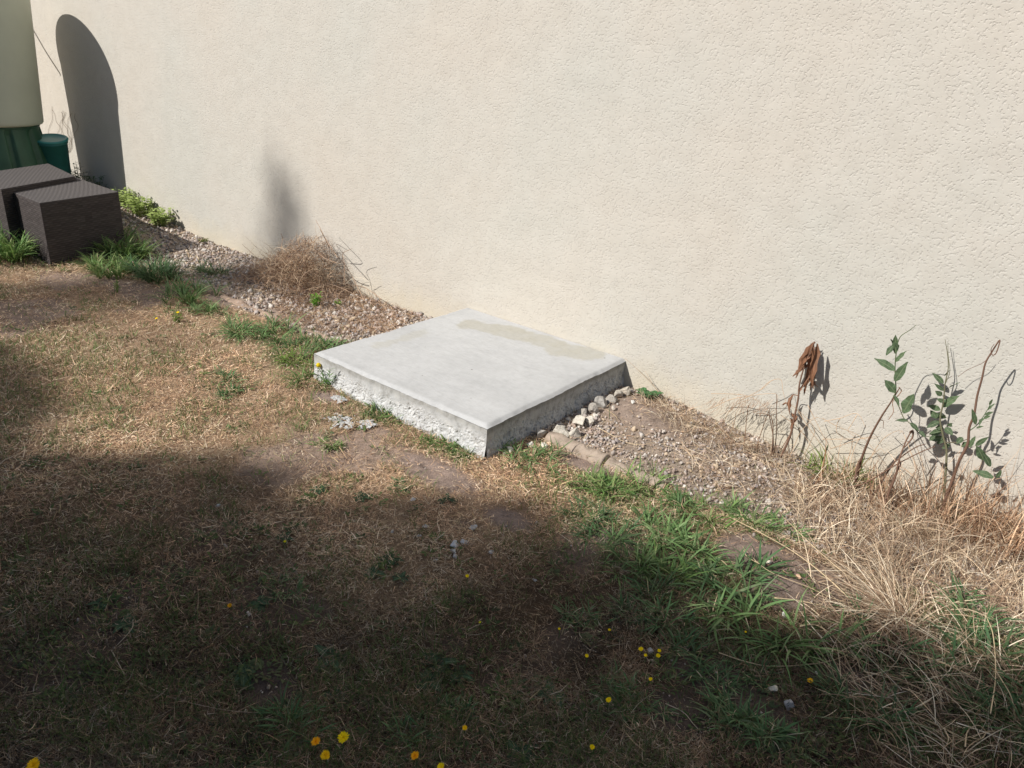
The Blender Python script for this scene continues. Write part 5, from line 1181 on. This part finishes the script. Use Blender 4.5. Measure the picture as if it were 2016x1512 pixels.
def cypress():
    r = np.random.default_rng(12); A = up(-1.30, .88, 34.0); base = np.array([A[0], A[1], 0.0])
    t = thing("cypress_tree", "slender conical cypress tree behind the viewer at the left", "tree", base); n = 40000
    d = r.uniform(0, 1, n)**.75*A[2]*.97; rad = (0.10+0.34*d+0.10*np.clip(d-1.2, 0, 1.5))*(1+.12*np.sin(d*7)); rad = np.minimum(rad, 1.3); a = r.uniform(0, 6.28, n); q = np.sqrt(r.uniform(.1, 1, n))*rad
    P = np.stack([A[0]+q*np.cos(a), A[1]+q*np.sin(a), A[2]-d], 1)
    Lz = P[:, 2]/SM; u, v = P[:, 0]+SK*Lz, P[:, 1]+Lz
    SP = gpoly([(700, 470), (560, 470), (480, 515), (380, 545), (0, 560), (-500, 560), (-500, 660), (0, 655), (200, 640), (350, 610), (500, 570), (640, 590)])
    jit = r.normal(0, .04, (n, 2)); k = (v+jit[:, 1] > -0.12) | inpoly(u+jit[:, 0], v+jit[:, 1], SP) | (u > 4) | (v < -7)
    k &= r.random(n) < np.where(v > -0.12, 0.17, 0.8); P = P[k]; n = len(P)
    V, Q, C = leaves_mesh(P, r.uniform(.08, .16, n), r, DK); g = Geo(); g.add(V, Q, None, C); g.obj("crown", M_GREEN, t, False, loc=base)
    V, Q, T, C = tube([base, base+(A-base)*.5, A-np.array([0, 0, .2])], [.16, .09, .015], 10, (0.12, .09, .07)); g = Geo(); g.add(V, Q, T, C); g.obj("trunk", M_STEM, t, True, loc=base)
cypress()

def sky_blocker():
    """unseen clipped row added behind the viewer to block sky light, its top kept under the sun rays that reach the slab"""
    r = np.random.default_rng(77); n = 30000; base = np.array([0.0, -5.3, 0.0]); t = thing("sky_blocker_hedge", "unseen leafy row added behind the viewer to block sky light", "sky_blocker", base)
    x = r.uniform(-9, 9, n); top = 2.0+0.12*fbm(x, 0*x, 0, 1.5, 2, 5); f = r.random(n)
    y = np.where(f < .6, -4.95-0.12*r.random(n), r.uniform(-5.7, -4.95, n)); z = np.where(f < .6, r.uniform(0.02, 1, n)*top, top-0.1*r.random(n))
    V, Q, C = leaves_mesh(np.stack([x, y, z], 1), r.uniform(.07, .12, n), r, DK); g = Geo(); g.add(V, Q, None, C); g.obj("foliage", M_GREEN, t, False, loc=base)
    g = Geo()
    for i in range(30):
        xx = -8.7+i*.6; V, Q, T, C = tube([(xx, -5.3, -.1), (xx+.05, -5.32, .9), (xx, -5.3, 1.8)], [.03, .022, .01], 7, (0.13, .10, .075)); g.add(V, Q, T, C)
    tag(g.obj("stem", M_STEM, t, True, loc=base), kind="stuff")
sky_blocker()

def ground_weeds():
    """small leafy ground cover growing through the turf"""
    r = np.random.default_rng(55); g = Geo(); P = sample_ground(2600, 0.65); n = fbm(P[:, 0], P[:, 1], 0, 3, 3, 88); k = (r.random(len(P)) < 0.12+0.6*sstep(0.48, 0.62, n)+0.35*foreground_shade(P[:, 0], P[:, 1])) & (P[:, 1] < EDGE_Y-0.03); P = P[k][:1000]; VV, QQ, CC = [], [], []
    for i, (x, y) in enumerate(P):
        m = r.integers(7, 20); R = r.uniform(.012, .035); c = np.array([(0.10, 0.16, 0.05), (0.14, 0.19, 0.06), (0.09, 0.125, 0.055), (0.17, 0.20, 0.09)][r.integers(0, 4)])*(1-0.35*foreground_shade(np.array([x]), np.array([y])))
        a = r.uniform(0, 6.28, m); rr = R*np.sqrt(r.random(m)); bx, by = x+rr*np.cos(a), y+rr*np.sin(a)
        V, Q, C = blades(np.stack([bx, by, gz(bx, by)+0.004], 1), a+r.normal(0, .6, m), r.uniform(.009, .024, m), r.uniform(.004, .009, m), r.uniform(.4, 1.3, m), r.uniform(1.2, 1.9, m), c*r.uniform(.75, 1.3, (m, 1)), 4, twist=r.uniform(-.4, .4, m), prof=[0.3, 0.9, 1.0, 0.75, 0.1]); g.add(V, Q, None, C)
    tag(g.obj("lawn_weeds", M_GREEN), "small leafy weeds dotted all through the dried lawn", "weeds", kind="stuff")
ground_weeds()
